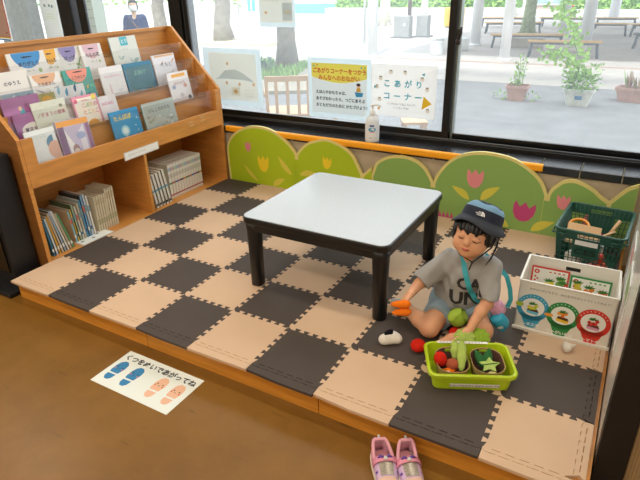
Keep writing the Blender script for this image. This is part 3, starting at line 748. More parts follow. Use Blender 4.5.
# ------------------------------------------------------------------ posters on the window
LAM = paper_back('laminate_film', '#e4ecee', .75); PAPER = paper_back('white_paper', '#f6f7f6', .6); TAN = paper_back('tan_paper', '#fdf3e6', .9)
YELP = paper_back('yellow_print', '#fff27a', .55)
def poster(name, x0, z0, x1, z1, y, label, tilt=0):
    c = ((x0 + x1) / 2, y, (z0 + z1) / 2)
    T = frame((0, 0, 0), (math.cos(tilt), 0, math.sin(tilt)), (-math.sin(tilt), 0, math.cos(tilt)))
    return MB(), T, (x1 - x0), (z1 - z0), c
g, T, w, h, c = poster('p', .61, .49, 1.088, .89, 1.994, '')
g.prism(rect(-w / 2, -h / 2, w / 2, h / 2), T, .001, LAM)
a, b = w / 2 - .03, h / 2 - .035
g.prism(rect(-a, -b, a, b), lift(T, .0006), 0, PAPER)
hp = [(-a, b), (-a, b - .09)] + [(-a + 2 * a * k / 12, b - .09 - .035 * math.sin(PI * k / 12)) for k in range(13)] + [(a, b)]
g.prism(hp, lift(T, .0010), 0, YELP)
g.text('こあがりコーナーをつかう', T, 0, b - .062, .037, C('#d8542a', .6), align='CENTER', z=.0014, bold=.025, sx=.92)
g.text('みんなへのおねがい', T, 0, b - .107, .037, C('#d8542a', .6), align='CENTER', z=.0014, bold=.025, sx=.95)
for k, s_ in enumerate(('えほんやおもちゃは、', 'あそびおわったら、つぎにあそぶ', 'おともだちのために かたづけよう！')):
    g.text(s_, T, -a + .03, -.035 - .044 * k, .0265, C('#1d1d22', .6), z=.001, bold=.03, sx=.95)
for x_, z_, c_ in ((-a + .02, b - .02, '#5bb8d8'), (-a + .035, b - .035, '#e8683c'), (-a + .045, b - .015, '#e9a02c'), (a - .02, b - .045, '#e8683c'), (a - .04, b - .02, '#5bb8d8'), (a - .015, b - .02, '#7dbb4c')):
    g.prism(ell(x_, z_, .006, .006, 6), lift(T, .0016), 0, C(c_, .5))
fx, fz = a - .06, -.01     # little seated figure with a blue box
g.prism(ell(fx, fz + .04, .014, .014, 12), lift(T, .001), 0, C('#f0c9a4', .5)); g.prism(ell(fx - .001, fz + .047, .015, .01, 12), lift(T, .0012), 0, C('#2a2422', .5))
g.prism([(fx - .018, fz), (fx + .018, fz), (fx + .012, fz + .027), (fx - .012, fz + .027)], lift(T, .0009), 0, C('#e2b24a', .5)); g.prism([(fx - .028, fz - .002), (fx + .035, fz - .004), (fx + .028, fz - .03), (fx - .018, fz - .034)], lift(T, .0012), 0, C('#3a9ad2', .5))
o = g.build('poster', loc=c); tag(o, 'laminated poster with yellow header taped to the window left of the pump bottle', 'poster')
g, T, w, h, c = poster('p', 1.092, .542, 1.53, .868, 1.994, '')
g.prism(rect(-w / 2, -h / 2, w / 2, h / 2), T, .001, PAPER)
BL = C('#3fb2cf', .5)
for k, ch in enumerate('こあがり'): g.text(ch, T, -.135 + k * .072, .028, .05, BL, z=.0008, bold=.025)
for k, ch in enumerate('コーナー'): g.text(ch, T, -.135 + k * .072, -.05, .05, BL, z=.0008, bold=.025)
g.text('くつをぬいでねころんで！', T, -.01, -.088, .017, C('#44484c', .6), align='CENTER', z=.0008); g.text('くつろいでね！', T, -.01, -.112, .017, C('#44484c', .6), align='CENTER', z=.0008)
g.prism([(.13, -.105), (.14, -.02), (.195, -.065)], lift(T, .0008), 0, C('#f2cc2e', .5)); g.prism([(-.2, .01), (-.2, .03), (-.18, .02)], lift(T, .0008), 0, BL); g.prism([(.12, .11), (.14, .12), (.14, .1)], lift(T, .0008), 0, BL)
for x_, z_ in ((-.155, .075), (-.085, .115), (.01, .115), (.125, .08), (-.18, .02), (.16, .02), (-.16, -.06), (.17, -.11)):
    g.prism(ell(x_, z_, .013, .012, 10), lift(T, .0006), 0, C('#d9d5c8', .6)); g.prism(ell(x_, z_ - .001, .010, .009, 10), lift(T, .0008), 0, C('#f0efe9', .6)); g.prism(rect(x_ - .009, z_ + .008, x_ + .009, z_ + .014), lift(T, .001), 0, C('#8c8570', .6))
g.prism(ell(-.165, -.118, .008, .008, 10), lift(T, .0008), 0, C('#f0b92c', .5))
o = g.build('poster', loc=c); tag(o, 'white poster with big blue lettering and a yellow triangle on the window', 'poster')
# posters facing outwards, seen from behind
g, T, w, h, c = poster('p', -.32, .505, .215, .925, 1.996, '')
g.prism(rect(-w / 2, -h / 2, w / 2, h / 2), T, .001, LAM); g.prism(rect(-w / 2 + .05, -h / 2 + .045, w / 2 - .045, h / 2 - .035), lift(T, .0006), 0, TAN)
GR = paper_back('grey_print', '#d9dcdc', .85); OR = paper_back('orange_print', '#eec493', .8); CR = paper_back('cream_print', '#f2ead9', .8)
g.prism([(-.13, 0), (-.07, .05), (.03, .06), (.09, .04), (.16, -.0), (.2, -.025), (.1, -.012), (-.02, -.01), (-.1, -.012), (-.17, -.02)], lift(T, .001), 0, GR)
for x_, z_ in ((-.04, .1), (-.06, -.04), (.06, -.045), (.19, -.04)): g.prism(ell(x_, z_, .011, .013, 10), lift(T, .0012), 0, OR)
for z_ in (-.09, -.11, -.13): g.prism(rect(.1, z_, .19, z_ + .006), lift(T, .0012), 0, CR)
g.prism(rect(-.02, -.13, .06, -.07), lift(T, .0010), 0, CR); g.prism(ell(.02, -.1, .018, .016, 12), lift(T, .0013), 0, OR)
o = g.build('poster', loc=c); tag(o, 'pale tan poster with a grey mountain shape low on the window beside the bookshelf', 'poster')
g, T, w, h, c = poster('p', .23, 1.075, .525, 1.46, 1.996, '')
g.prism(rect(-w / 2, -h / 2, w / 2, h / 2), T, .001, LAM); g.prism(rect(-w / 2 + .01, -h / 2 + .03, w / 2 - .02, h / 2 - .03), lift(T, .0006), 0, TAN)
g.prism(rect(.045, -.15, .125, -.04), lift(T, .001), 0, GR); g.prism(ell(.085, -.095, .028, .014, 12), lift(T, .0012), 0, CR)
for z_ in (-.03, .0, .03, .06): g.prism(rect(-.12, z_, .03 + z_ * .3, z_ + .006), lift(T, .001), 0, CR)
g.prism(ell(-.09, -.1, .012, .01, 8), lift(T, .0012), 0, OR)
o = g.build('poster', loc=c); tag(o, 'pale tan poster cut by the top of the frame, in front of the tree trunk', 'poster')
g, T, w, h, c = poster('p', -3.0, .915, -2.665, 1.32, 1.994, '', -.03)
g.prism(rect(-w / 2, -h / 2, w / 2, h / 2), T, .001, PAPER); g.prism(rect(-w / 2, -h / 2 + .02, w / 2 - .02, h / 2 - .02), lift(T, .0004), 0, C('#e5533c', .5)); g.prism(rect(-w / 2, -h / 2 + .03, w / 2 - .032, h / 2 - .032), lift(T, .0008), 0, paper_back('cream_card', '#f8f4ea', .5))
g.prism(rect(-w / 2, -h / 2 + .02, w / 2 - .02, -h / 2 + .034), lift(T, .001), 0, C('#f0c02c', .5)); g.prism(rect(-w / 2, -h / 2, w / 2 - .03, -h / 2 + .012), lift(T, .0012), 0, C('#4a8fc9', .5))
g.prism(ell(w / 2 - .07, -h / 2 + .07, .014, .01, 10), lift(T, .0012), 0, C('#d9722c', .5))
o = g.build('poster', loc=c); tag(o, 'white poster with red border at the top left corner of the picture', 'poster')

# ------------------------------------------------------------------ pump bottle on the sill
pb = empty('pump_bottle', (1.168, 1.85, .4), R(25), 'clear white hand sanitiser pump bottle standing on the black tiled window sill', 'bottle')
PL = mat('frosted_plastic', '#e6eef2', .25, spec=.5)
g = MB(); ring = [(.040, 0), (.045, .004), (.046, .02), (.046, .125), (.043, .145), (.03, .163), (.017, .17), (.015, .18)]
g.lathe(ring, PL, 28, sx=1, sy=.72); 
TT = frame((0, -.0345, .03), (1, 0, 0), (0, 0, 1))
def wrap(p):
    x = p.x; x = max(-.04, min(.04, x)); return Vector((x, -.72 * math.sqrt(max(0, .0466 ** 2 - x * x)) - .0006, p.z))
def strip(x0, z0, x1, z1, m):
    n = 8; vs = []
    for k in range(n + 1):
        x = x0 + (x1 - x0) * k / n; q = wrap(Vector((x, 0, z0))); vs += [tuple(q), (q.x, q.y, z1)]
    g.add(vs, [(2 * k, 2 * k + 2, 2 * k + 3, 2 * k + 1) for k in range(n)], m)
strip(-.018, .105, .012, .115, C('#23489c', .4)); strip(-.02, .068, .018, .071, C('#e4584c', .4)); strip(-.02, .03, .0, .033, C('#7d8ab4', .4)); strip(.015, .03, .03, .033, C('#b9a8b4', .4))
vs = [tuple(wrap(Vector((p[0], 0, p[1])))) for p in ell(-.001, .086, .024, .0135, 20)]; g.add([(v[0], v[1] - .0004, v[2]) for v in vs], [list(range(20))], C('#2f9fc9', .4))
g.text('手指', TT, -.002, .051, .013, C('#e9f5fa', .5), align='CENTER', z=.001, conform=lambda p: wrap(p) + Vector((0, -.0009, 0)))
g.build('body', pb)
g = MB(); g.lathe([(.017, .176), (.018, .18), (.018, .195), (.012, .198), (.006, .2), (.005, .225), (.012, .228), (.012, .238), (.006, .24)], C('#eef0ec', .35), 16)
g.tube([(.005, 0, .234), (.03, 0, .238), (.045, 0, .232), (.05, 0, .222)], [.006, .005, .0045, .004], C('#eef0ec', .35), 8); g.build('pump_head', pb)

# ------------------------------------------------------------------ white toy box
WB = mat('white_plastic', '#e2ddd0', .45); 
bw, bd, bh = .358, .245, .232
box_ = empty('toy_box', (2.52, .755 + bd / 2, 0), R(1.5), 'white storage box with three round vegetable badges standing on the mat', 'storage box')
def wall_with_slot(g, w, h, T, t, m, slot=None):
    if not slot: g.prism(rect(-w / 2, 0, w / 2, h), T, t, m); return
    x0, z0, x1, z1 = slot
    for r_ in (rect(-w / 2, 0, w / 2, z0), rect(-w / 2, z1, w / 2, h), rect(-w / 2, z0, x0, z1), rect(x1, z0, w / 2, z1)): g.prism(r_, T, t, m)
g = MB(); t = .004
Tf = frame((0, -bd / 2, .002), (1, 0, 0), (0, 0, 1)); Tb = frame((0, bd / 2 - t, .002), (1, 0, 0), (0, 0, 1))
wall_with_slot(g, bw, bh, Tf, t, WB); wall_with_slot(g, bw, bh + .0, Tb, t, WB, (-.028, bh - .042, .03, bh - .024))
for s_ in (-1, 1): wall_with_slot(g, bd, bh, frame((s_ * (bw / 2 - (0 if s_ > 0 else 0)), 0, .002), (0, s_, 0), (0, 0, 1)), t, WB)
g.box((0, 0, .004), (bw, bd, .004), WB)
g.box((0, -bd / 2 - .003, .006), (bw + .012, .01, .012), WB); g.box((0, -bd / 2, bh), (bw + .004, .009, .006), WB); g.box((0, bd / 2, bh), (bw + .004, .009, .006), WB)
for s_ in (-1, 1): g.box((s_ * bw / 2, 0, bh), (.009, bd, .006), WB)
for k in range(6): g.box((-.022 + k * .009, bd / 2 - .002, bh - .033), (.002, .005, .018), C('#33332f', .5))
g.box((0.001, bd / 2 + .002, bh - .033), (.06, .002, .02), C('#20201e', .6))
# badges
def badge(cx, cz, r_, c_, name, fruit, fc, rot=0):
    T2 = lift(Tf, .0006) @ Matrix.Translation((cx, cz, 0)) @ Matrix.Rotation(rot, 4, 'Z')
    g.prism(ell(0, .012, r_, r_, 32), T2, 0, C(c_, .4)); g.prism([(-r_ * .72, -.02), (-.022, -r_ - .016), (-.01, -r_ - .022), (.01, -r_ - .022), (.022, -r_ - .016), (r_ * .72, -.02)], T2, 0, C(c_, .4))
    g.prism(ell(0, .014, r_ * .72, r_ * .66, 28), lift(T2, .0004), 0, C('#ecebe2', .5))
    g.text(name, T2, 0, -r_ - .012, .017, C('#f4f4ee', .5), align='CENTER', z=.0008, bold=.02)
    for k in range(9):
        q = R(150 - 15 * k); g.prism(ell(math.cos(q) * r_ * .86, .012 + math.sin(q) * r_ * .86, .0022, .0022, 6), lift(T2, .0006), 0, C('#dfe9e2', .5))
    g.prism([(-.02, -.015), (.022, -.02), (.026, -.002), (-.022, .002)], lift(T2, .0008), 0, C(fc, .5)); g.prism([(-.02, -.003), (.024, -.007), (.02, .006), (-.017, .009)], lift(T2, .001), 0, C('#5a3320', .5))
    r3 = random.Random(len(name))
    for k in range(6): g.prism(ell(r3.uniform(-.016, .016), r3.uniform(.006, .028), .0075, .0075, 10), lift(T2, .0012 + k * .0001), 0, C(fruit[k % len(fruit)], .5))
    for k in range(6):
        q = R(20 + 50 * k); leafp(g, T2, (0, .027), (math.cos(q) * .02, .03 + abs(math.sin(q)) * .012), .004, C('#3f7d35', .5), .002)
badge(-.116, .1, .063, '#3b9fc0', 'レタスの', ['#c9cc3a', '#9fb82f', '#dccf4a'], '#6fc0d8')
g.prism(ell(-.168, .12, .016, .012, 10), lift(Tf, .003), 0, C('#a8bc3a', .5))
badge(.0, .092, .063, '#2f8a46', 'じゃがいもの', ['#e88a2c', '#d9722a', '#f0a23c'], '#e9c22c', -.03)
g.prism(ell(-.052, .098, .018, .008, 12), lift(Tf, .003), 0, C('#e39a34', .5))
badge(.112, .09, .063, '#d8392b', 'トマトの', ['#c8302a', '#e0443a', '#b9281f'], '#d999b4', .02)
g.text('おやさいのごちそう、みんなでたのしくつくってみよう！', Tf, .01, .194, .0118, C('#4c4a44', .6), align='CENTER', z=.001)
g.build('body', box_, bevel=.0012)
Ti = frame((0, bd / 2 - .012, 0), (1, 0, .0), (0, .0, 1))
for cx, c_, nm in ((-.085, '#d23f2c', 'red'), (.078, '#2f8f45', 'green')):
    g = MB(); T2 = Matrix.Translation((cx, 0, .012)) @ Ti; ww, hh = (.155, .178) if nm == 'red' else (.16, .165)
    g.prism(rect(-ww / 2, 0, ww / 2, hh), T2, .003, C(c_, .4)); g.prism(rect(-ww / 2 + .007, .006, ww / 2 - .007, hh - .007), lift(T2, .0005), 0, C('#efeee4', .45))
    r3 = random.Random(4)
    for cx2, cz2, col_ in (((-.0, .1, '#e8d62c'), (.045, .12, '#7fae4a'), (.055, .1, '#d8392b')) if nm == 'red' else ((-.002, .105, '#e0822c'), (.052, .095, '#d86a2a'), (-.05, .12, '#c9b93a'))):
        for k in range(5): g.prism(ell(cx2 + r3.uniform(-.012, .012), cz2 + r3.uniform(-.016, .016), .011, .011, 10), lift(T2, .001 + .0001 * k), 0, C(col_, .5))
        g.prism(ell(cx2, cz2 - .026, .024, .011, 12), lift(T2, .0018), 0, C('#d9782c' if nm == 'green' else '#1d1d1a', .5))
        for k in range(5):
            q = R(20 + 35 * k); leafp(g, T2, (cx2, cz2 + .012), (cx2 + math.cos(q) * .026, cz2 + .016 + math.sin(q) * .016), .005, C('#3f7d35', .5), .002)
    g.prism(ell(-ww / 2 + .022, hh - .024, .011, .011, 14), lift(T2, .001), 0, C('#d8483a', .5)); g.prism(ell(-ww / 2 + .022, hh - .024, .005, .005, 10), lift(T2, .0014), 0, C('#f4d8d0', .5))
    for k in range(3): g.prism(ell(-ww / 2 + .018 + (k % 2) * .01, hh - .05 - k * .009, .005, .005, 8), lift(T2, .001), 0, C('#c9382c', .5))
    for k in range(4): g.prism(ell(-.0 + .018 * k, hh - .018, .006, .0035, 8), lift(T2, .001), 0, C('#cf4a3a' if nm == 'red' else '#6fa050', .5))
    g.M = Matrix()
    mw = box_.matrix_basis
    o = g.build('picture_card', loc=box_.location); o.rotation_euler = box_.rotation_euler
    tag(o, '%s bordered vegetable picture card standing inside the white toy box' % nm, 'card', 'picture cards in the white toy box')

# ------------------------------------------------------------------ green shopping basket
GB = mat('dark_green_plastic', '#1d4f41', .35, spec=.5)
bk = empty('shopping_basket', (2.556, 1.49, 0), R(-4), 'dark green shopping basket with lattice sides in the corner behind the white box', 'basket')
bw2, bd2, bh2 = .295, .375, .25
kb = .82
def lat(T, wt, wb, h, name, slots=None, nv=14, nh=8):
    g = MB()
    def X(u, z): return u * (wb + (wt - wb) * z / h)
    for k in range(nv + 1):
        u = -.5 + k / nv; a = T @ Vector((X(u, 0), 0, -.001)); b = T @ Vector((X(u, h), h, -.001)); g.tube([a, b], .0022, GB, 4)
    for k in range(nh):
        z = h * k / nh * 1.0; a = T @ Vector((X(-.5, z), z, -.001)); b = T @ Vector((X(.5, z), z, -.001)); g.tube([a, b], .0022, GB, 4)
    # solid upper band with handle slot and solid centre panel
    for q in ((-.5, .8, -.17, 1), (.17, .8, .5, 1), (-.17, .93, .17, 1), (-.17, .8, .17, .85)) if slots else ((-.5, .82, .5, 1),):
        P_ = [(X(q[0], q[1] * h), q[1] * h), (X(q[2], q[1] * h), q[1] * h), (X(q[2], q[3] * h), q[3] * h), (X(q[0], q[3] * h), q[3] * h)]
        g.prism(P_, lift(T, .001), .003, GB)
    g.prism([(X(-.24, .42 * h), .42 * h), (X(.2, .42 * h), .42 * h), (X(.2, .82 * h), .82 * h), (X(-.24, .82 * h), .82 * h)], lift(T, .001), .003, GB)
    return g
sl = (bw2 * (1 - kb) / 2) / bh2; sl2 = (bd2 * (1 - kb) / 2) / bh2
def wallT(kind, s_):
    if kind == 'y': return frame((0, s_ * bd2 * kb / 2, .004), (-s_, 0, 0), (0, s_ * sl2, 1))
    return frame((s_ * bw2 * kb / 2, 0, .004), (0, s_, 0), (s_ * sl, 0, 1))
g = MB()
for kind, s_, wt in (('y', -1, bw2), ('y', 1, bw2), ('x', 1, bd2), ('x', -1, bd2)):
    T2 = wallT(kind, s_); q = lat(T2, wt, wt * kb, bh2, '', slots=kind == 'y', nv=14 if kind == 'y' else 18)
    o_ = len(g.v); g.v += q.v; k_ = g._m(GB); g.f += [[i + o_ for i in f_] for f_ in q.f]; g.mi += [k_] * len(q.f); g.sm += q.sm
g.box((0, 0, .003), (bw2 * kb, bd2 * kb, .004), GB)
g.build('body', bk)
g = MB(); rim = [(p[0], p[1], bh2) for p in rrect(bw2 + .01, bd2 + .01, .03, 5)]; g.tube(rim + [rim[0]], .0065, GB, 8, caps=False); g.build('rim', bk)
for s_ in (-1, 1):        # folding handles lying along the rim
    g = MB(); g.tube([(s_ * (bw2 / 2 + .004), -.1, bh2 + .008), (s_ * (bw2 / 2 + .012), -.13, bh2 - .012), (s_ * (bw2 / 2 + .016), -.17, bh2 - .03), (s_ * .1, -bd2 / 2 - .012, bh2 - .022), (0, -bd2 / 2 - .014, bh2 - .02)][:4], .005, GB, 8)
    g.build('handle', bk)
g = MB(); T2 = wallT('y', -1); g.prism(rect(-.055, .178, .045, .203), lift(T2, .0045), .001, C('#e4e2dc', .5)); g.build('label', bk)
g = MB(); g.text('CES', T2, -.055, .128, .042, C('#0c1f19', .5), z=.0032, bold=.02, sx=1.4); g.build('lettering', bk)
def tof(x, y, z): return Matrix.Translation(bk.location) @ Matrix.Rotation(R(-4), 4, 'Z') @ Vector((x, y, z))
g = MB(); WOODL = C('#cfa777', .6)
g.M = Matrix.Rotation(R(38), 4, 'X') @ Matrix.Rotation(R(5), 4, 'Y')
g.box((0, 0, 0), (.15, .11, .008), WOODL)
for k in range(2): g.tube([(math.cos(a_) * .026 * (1 + .2 * math.cos(4 * a_)) + (.0), math.sin(a_) * .013 * (1 + .2 * math.cos(4 * a_)), .0045) for a_ in [2 * PI * q / 24 for q in range(25)]], .0012, C('#8a5f3a', .6), 4)
o = g.build('wooden_board', loc=tof(-.035, -.11, .205)); tag(o, 'light wooden puzzle board lying in the green basket', 'toy')
g = MB(); rr = [(.045 * math.cos(q * PI / 12), .045 * math.sin(q * PI / 12), 0) for q in range(25)]; g.M = Matrix.Rotation(R(25), 4, 'X'); g.tube(rr, .007, C('#e8952c', .4), 8, caps=False)
o = g.build('toy_ring', loc=tof(-.07, -.03, .215)); tag(o, 'orange toy ring peeking over the wooden board in the green basket', 'toy')
for k, (x, y, z, r_, c_, nm) in enumerate(((.05, -.11, .1, .03, '#d8452c', 'red ball seen through the basket lattice, upper'), (.07, -.12, .055, .032, '#e8592c', 'orange-red ball seen through the basket lattice, lower right'), (.03, -.12, .04, .03, '#c9402c', 'dark red ball seen through the basket lattice, lower left'), (.03, -.05, .19, .016, '#c92f28', 'small red ball beside the wooden board in the green basket'))):
    g = MB(); g.ball((0, 0, 0), r_, C(c_, .4), 16, 12); o = g.build('toy_ball', loc=tof(x, y, z)); tag(o, nm, 'ball', 'toy balls in the green basket')
for k, (a, b, r_, nm) in enumerate((((.055, .03, .15), (.1, .06, .245), .012, 'light wooden stick leaning on the right side inside the green basket'), ((.02, -.04, .17), (.09, .02, .2), .008, 'thin pale wooden rod lying across the green basket'))):
    g = MB(); a_, b_ = tof(*a), tof(*b); g.tube([Vector((0, 0, 0)), b_ - a_], r_, WOODL, 10, flat=.5); o = g.build('wooden_stick', loc=a_); tag(o, nm, 'toy')
for x, y, z in ((-.05, .02, .08), (.02, .06, .07), (-.06, -.1, .07)):
    g = MB(); g.box((0, 0, 0), (.06, .06, .06), C('#e4e0d6', .5), (0, 0, x * 9)); o = g.build('toy_block', loc=tof(x, y, z), bevel=.004); tag(o, 'white toy block at the bottom of the green basket, %s' % {(-.05): 'middle', .02: 'towards the wall', -.06: 'towards the front'}[x], 'toy block', 'white blocks in the green basket')

# ------------------------------------------------------------------ display rack at the right edge
rk = empty('display_rack', (2.95, .65, FLOORZ), 0, 'tall display rack with white side panel and black post at the right edge', 'rack')
Z0 = FLOORZ
def rm(): return MB(Matrix.Translation(-Vector((2.95, .65, Z0))))
g = rm(); g.bx((2.716, .2, Z0), (2.724, 1.2, 1.1), mat('white_gloss_panel', '#d9d6cc', .18, spec=.6)); g.build('side_panel', rk, bevel=.001)
g = rm(); g.bx((2.716, .135, Z0), (2.80, .2, 1.12), mat('black_post', '#15110f', .5)); g.build('corner_post', rk, bevel=.003)
RIB = MB(Matrix.Translation(-Vector((2.95, .65, Z0)))); RIB.bx((2.80, .16, Z0), (3.25, .175, 1.1), mat('beige_ribbed', '#b99b6e', .6))
for k in range(52): RIB.bx((2.804 + k * .0086, .155, Z0), (2.808 + k * .0086, .16, 1.1), C('#a88a60', .6))
RIB.build('ribbed_front', rk)
g = rm(); g.bx((2.724, .2, .3), (3.25, 1.2, .32), WHITE); g.bx((2.724, .2, .7), (3.25, 1.2, .72), WHITE); g.bx((2.724, .2, 1.09), (3.25, 1.2, 1.1), WHITE); g.build('shelf', rk)
g = rm(); g.bx((2.716, 1.17, Z0), (2.75, 1.205, 1.1), FRS); g.build('rear_post', rk)
for k, (y_, z_, c_) in enumerate(((.62, .28, '#e8e6dd'), (.86, .3, '#dfe3d8'))):
    g = MB(); T2 = frame((0, 0, 0), (0, -1, 0), (0, 0, 1)); g.prism(rect(-.1, -.14, .1, .14), T2, .003, C(c_, .4))
    g.prism(rect(-.08, .04, .08, .12), lift(T2, .0004), 0, C(['#7fa563', '#c98a8a'][k], .5))
    for q in range(5): g.prism(rect(-.08, .02 - q * .025, .07 - q * .01, .026 - q * .025), lift(T2, .0004), 0, C(['#b5635c', '#8a9a8c'][k], .5))
    o = g.build('leaflet', loc=(2.7125, y_, z_)); tag(o, ['leaflet with green picture on the white rack side nearest the camera', 'leaflet with pink picture on the white rack side nearer the basket'][k], 'leaflet', 'leaflets on the rack side')

# ------------------------------------------------------------------ signed distance modelling (organic shapes)
class SDF:
    def __init__(s, lo, hi, h):
        s.lo = np.array(lo, float); s.h = h
        s.n = np.ceil((np.array(hi, float) - s.lo) / h).astype(int) + 1
        s.ax = [s.lo[i] + h * np.arange(s.n[i]) for i in range(3)]
        s.d = np.full(s.n, .5, np.float32)
    def region(s, lo, hi):
        a = np.clip(np.floor((lo - s.lo) / s.h).astype(int), 0, s.n); b = np.clip(np.ceil((hi - s.lo) / s.h).astype(int) + 1, 0, s.n)
        return tuple(slice(a[i], b[i]) for i in range(3))
    def pts(s, r):
        X, Y, Z = np.meshgrid(s.ax[0][r[0]], s.ax[1][r[1]], s.ax[2][r[2]], indexing='ij'); return X, Y, Z
    def comb(s, r, f, k, sub=False):
        d = s.d[r]
        if sub:
            s.d[r] = np.maximum(d, -f); return
        if k:
            hh = np.clip(.5 + .5 * (d - f) / k, 0, 1); s.d[r] = d * (1 - hh) + f * hh - k * hh * (1 - hh)
        else: s.d[r] = np.minimum(d, f)
    def cap(s, a, b, ra, rb=None, k=.012, sub=False, cut=None):
        a, b = np.array(a, float), np.array(b, float); rb = ra if rb is None else rb; m = max(ra, rb) + k + 2 * s.h + .004
        r = s.region(np.minimum(a, b) - m, np.maximum(a, b) + m); X, Y, Z = s.pts(r)
        ab = b - a; L2 = max(ab @ ab, 1e-12)
        t = np.clip(((X - a[0]) * ab[0] + (Y - a[1]) * ab[1] + (Z - a[2]) * ab[2]) / L2, 0, 1)
        f = np.sqrt((X - a[0] - t * ab[0]) ** 2 + (Y - a[1] - t * ab[1]) ** 2 + (Z - a[2] - t * ab[2]) ** 2) - (ra + (rb - ra) * t)
        if cut is not None:
            p, nrm = np.array(cut[0], float), np.array(cut[1], float); nrm /= np.linalg.norm(nrm)
            f = np.maximum(f, (X - p[0]) * nrm[0] + (Y - p[1]) * nrm[1] + (Z - p[2]) * nrm[2])
        s.comb(r, f, k, sub); return s
    def ell(s, c, rad, axes=None, k=.01, sub=False, cut=None):
        c = np.array(c, float); rad = np.array(rad, float); A = np.eye(3) if axes is None else np.array(axes, float)   # rows = axes
        m = rad.max() + k + 2 * s.h + .004; r = s.region(c - m, c + m); X, Y, Z = s.pts(r)
        q = [((X - c[0]) * A[i][0] + (Y - c[1]) * A[i][1] + (Z - c[2]) * A[i][2]) / rad[i] for i in range(3)]
        k0 = np.sqrt(q[0] ** 2 + q[1] ** 2 + q[2] ** 2) + 1e-9; k1 = np.sqrt((q[0] / rad[0]) ** 2 + (q[1] / rad[1]) ** 2 + (q[2] / rad[2]) ** 2) + 1e-9
        f = k0 * (k0 - 1) / k1
        if cut is not None:
            for p, nrm in cut:
                p, nrm = np.array(p, float), np.array(nrm, float); f = np.maximum(f, (X - p[0]) * nrm[0] + (Y - p[1]) * nrm[1] + (Z - p[2]) * nrm[2])
        s.comb(r, f, k, sub); return s
    def plane(s, p, nrm):
        X, Y, Z = np.meshgrid(*s.ax, indexing='ij', sparse=True); s.d = np.maximum(s.d, ((X - p[0]) * nrm[0] + (Y - p[1]) * nrm[1] + (Z - p[2]) * nrm[2]).astype(np.float32)); return s
    def wrinkle(s, amp, fn):
        X, Y, Z = np.meshgrid(*s.ax, indexing='ij', sparse=True); s.d = s.d + (amp * fn(X, Y, Z)).astype(np.float32); return s
    def mesh(s):
        d = s.d; ins = d < 0; nx, ny, nz = d.shape
        c = np.zeros((nx - 1, ny - 1, nz - 1), np.uint8)
        for i in (0, 1):
            for j in (0, 1):
                for k in (0, 1): c += ins[i:nx - 1 + i, j:ny - 1 + j, k:nz - 1 + k]
        act = (c > 0) & (c < 8); idx = -np.ones(act.shape, np.int64); I = np.argwhere(act); idx[act] = np.arange(len(I))
        acc = np.zeros((len(I), 3)); cnt = np.zeros(len(I))
        corners = [(i, j, k) for i in (0, 1) for j in (0, 1) for k in (0, 1)]
        for a in corners:
            for ax in range(3):
                if a[ax]: continue
                b = list(a); b[ax] = 1
                da = d[I[:, 0] + a[0], I[:, 1] + a[1], I[:, 2] + a[2]]; db = d[I[:, 0] + b[0], I[:, 1] + b[1], I[:, 2] + b[2]]
                m = (da < 0) != (db < 0); t = np.where(m, da / np.where(m, da - db, 1), 0)
                p = np.tile(np.array(a, float), (len(I), 1)); p[:, ax] = t; acc += p * m[:, None]; cnt += m
        V = (I + acc / cnt[:, None]) * s.h + s.lo
        F = []
        for ax in range(3):
            sl0 = [slice(None)] * 3; sl1 = [slice(None)] * 3; sl0[ax] = slice(0, -1); sl1[ax] = slice(1, None)
            A_, B_ = ins[tuple(sl0)], ins[tuple(sl1)]; E_ = np.argwhere(A_ != B_)
            u, v = (ax + 1) % 3, (ax + 2) % 3
            E_ = E_[(E_[:, u] > 0) & (E_[:, v] > 0) & (E_[:, u] < d.shape[u] - 1) & (E_[:, v] < d.shape[v] - 1)]
            def g_(du, dv):
                q = E_.copy(); q[:, u] -= du; q[:, v] -= dv; return idx[q[:, 0], q[:, 1], q[:, 2]]
            Q = np.stack([g_(1, 1), g_(0, 1), g_(0, 0), g_(1, 0)], 1); fl = A_[E_[:, 0], E_[:, 1], E_[:, 2]]
            Q[~fl] = Q[~fl][:, ::-1]; F.append(Q)
        return V, np.concatenate(F)
    def to_mb(s, m, M=None):
        V, F = s.mesh(); g = MB(); g.v = [Vector(v) for v in V]; g.f = F.tolist(); k = g._m(m); g.mi = [k] * len(F); g.sm = [True] * len(F); return g

def shift(g, o):
    g.v = [v - Vector(o) for v in g.v]; return g
def vnorm(v): v = np.array(v, float); return v / np.linalg.norm(v)

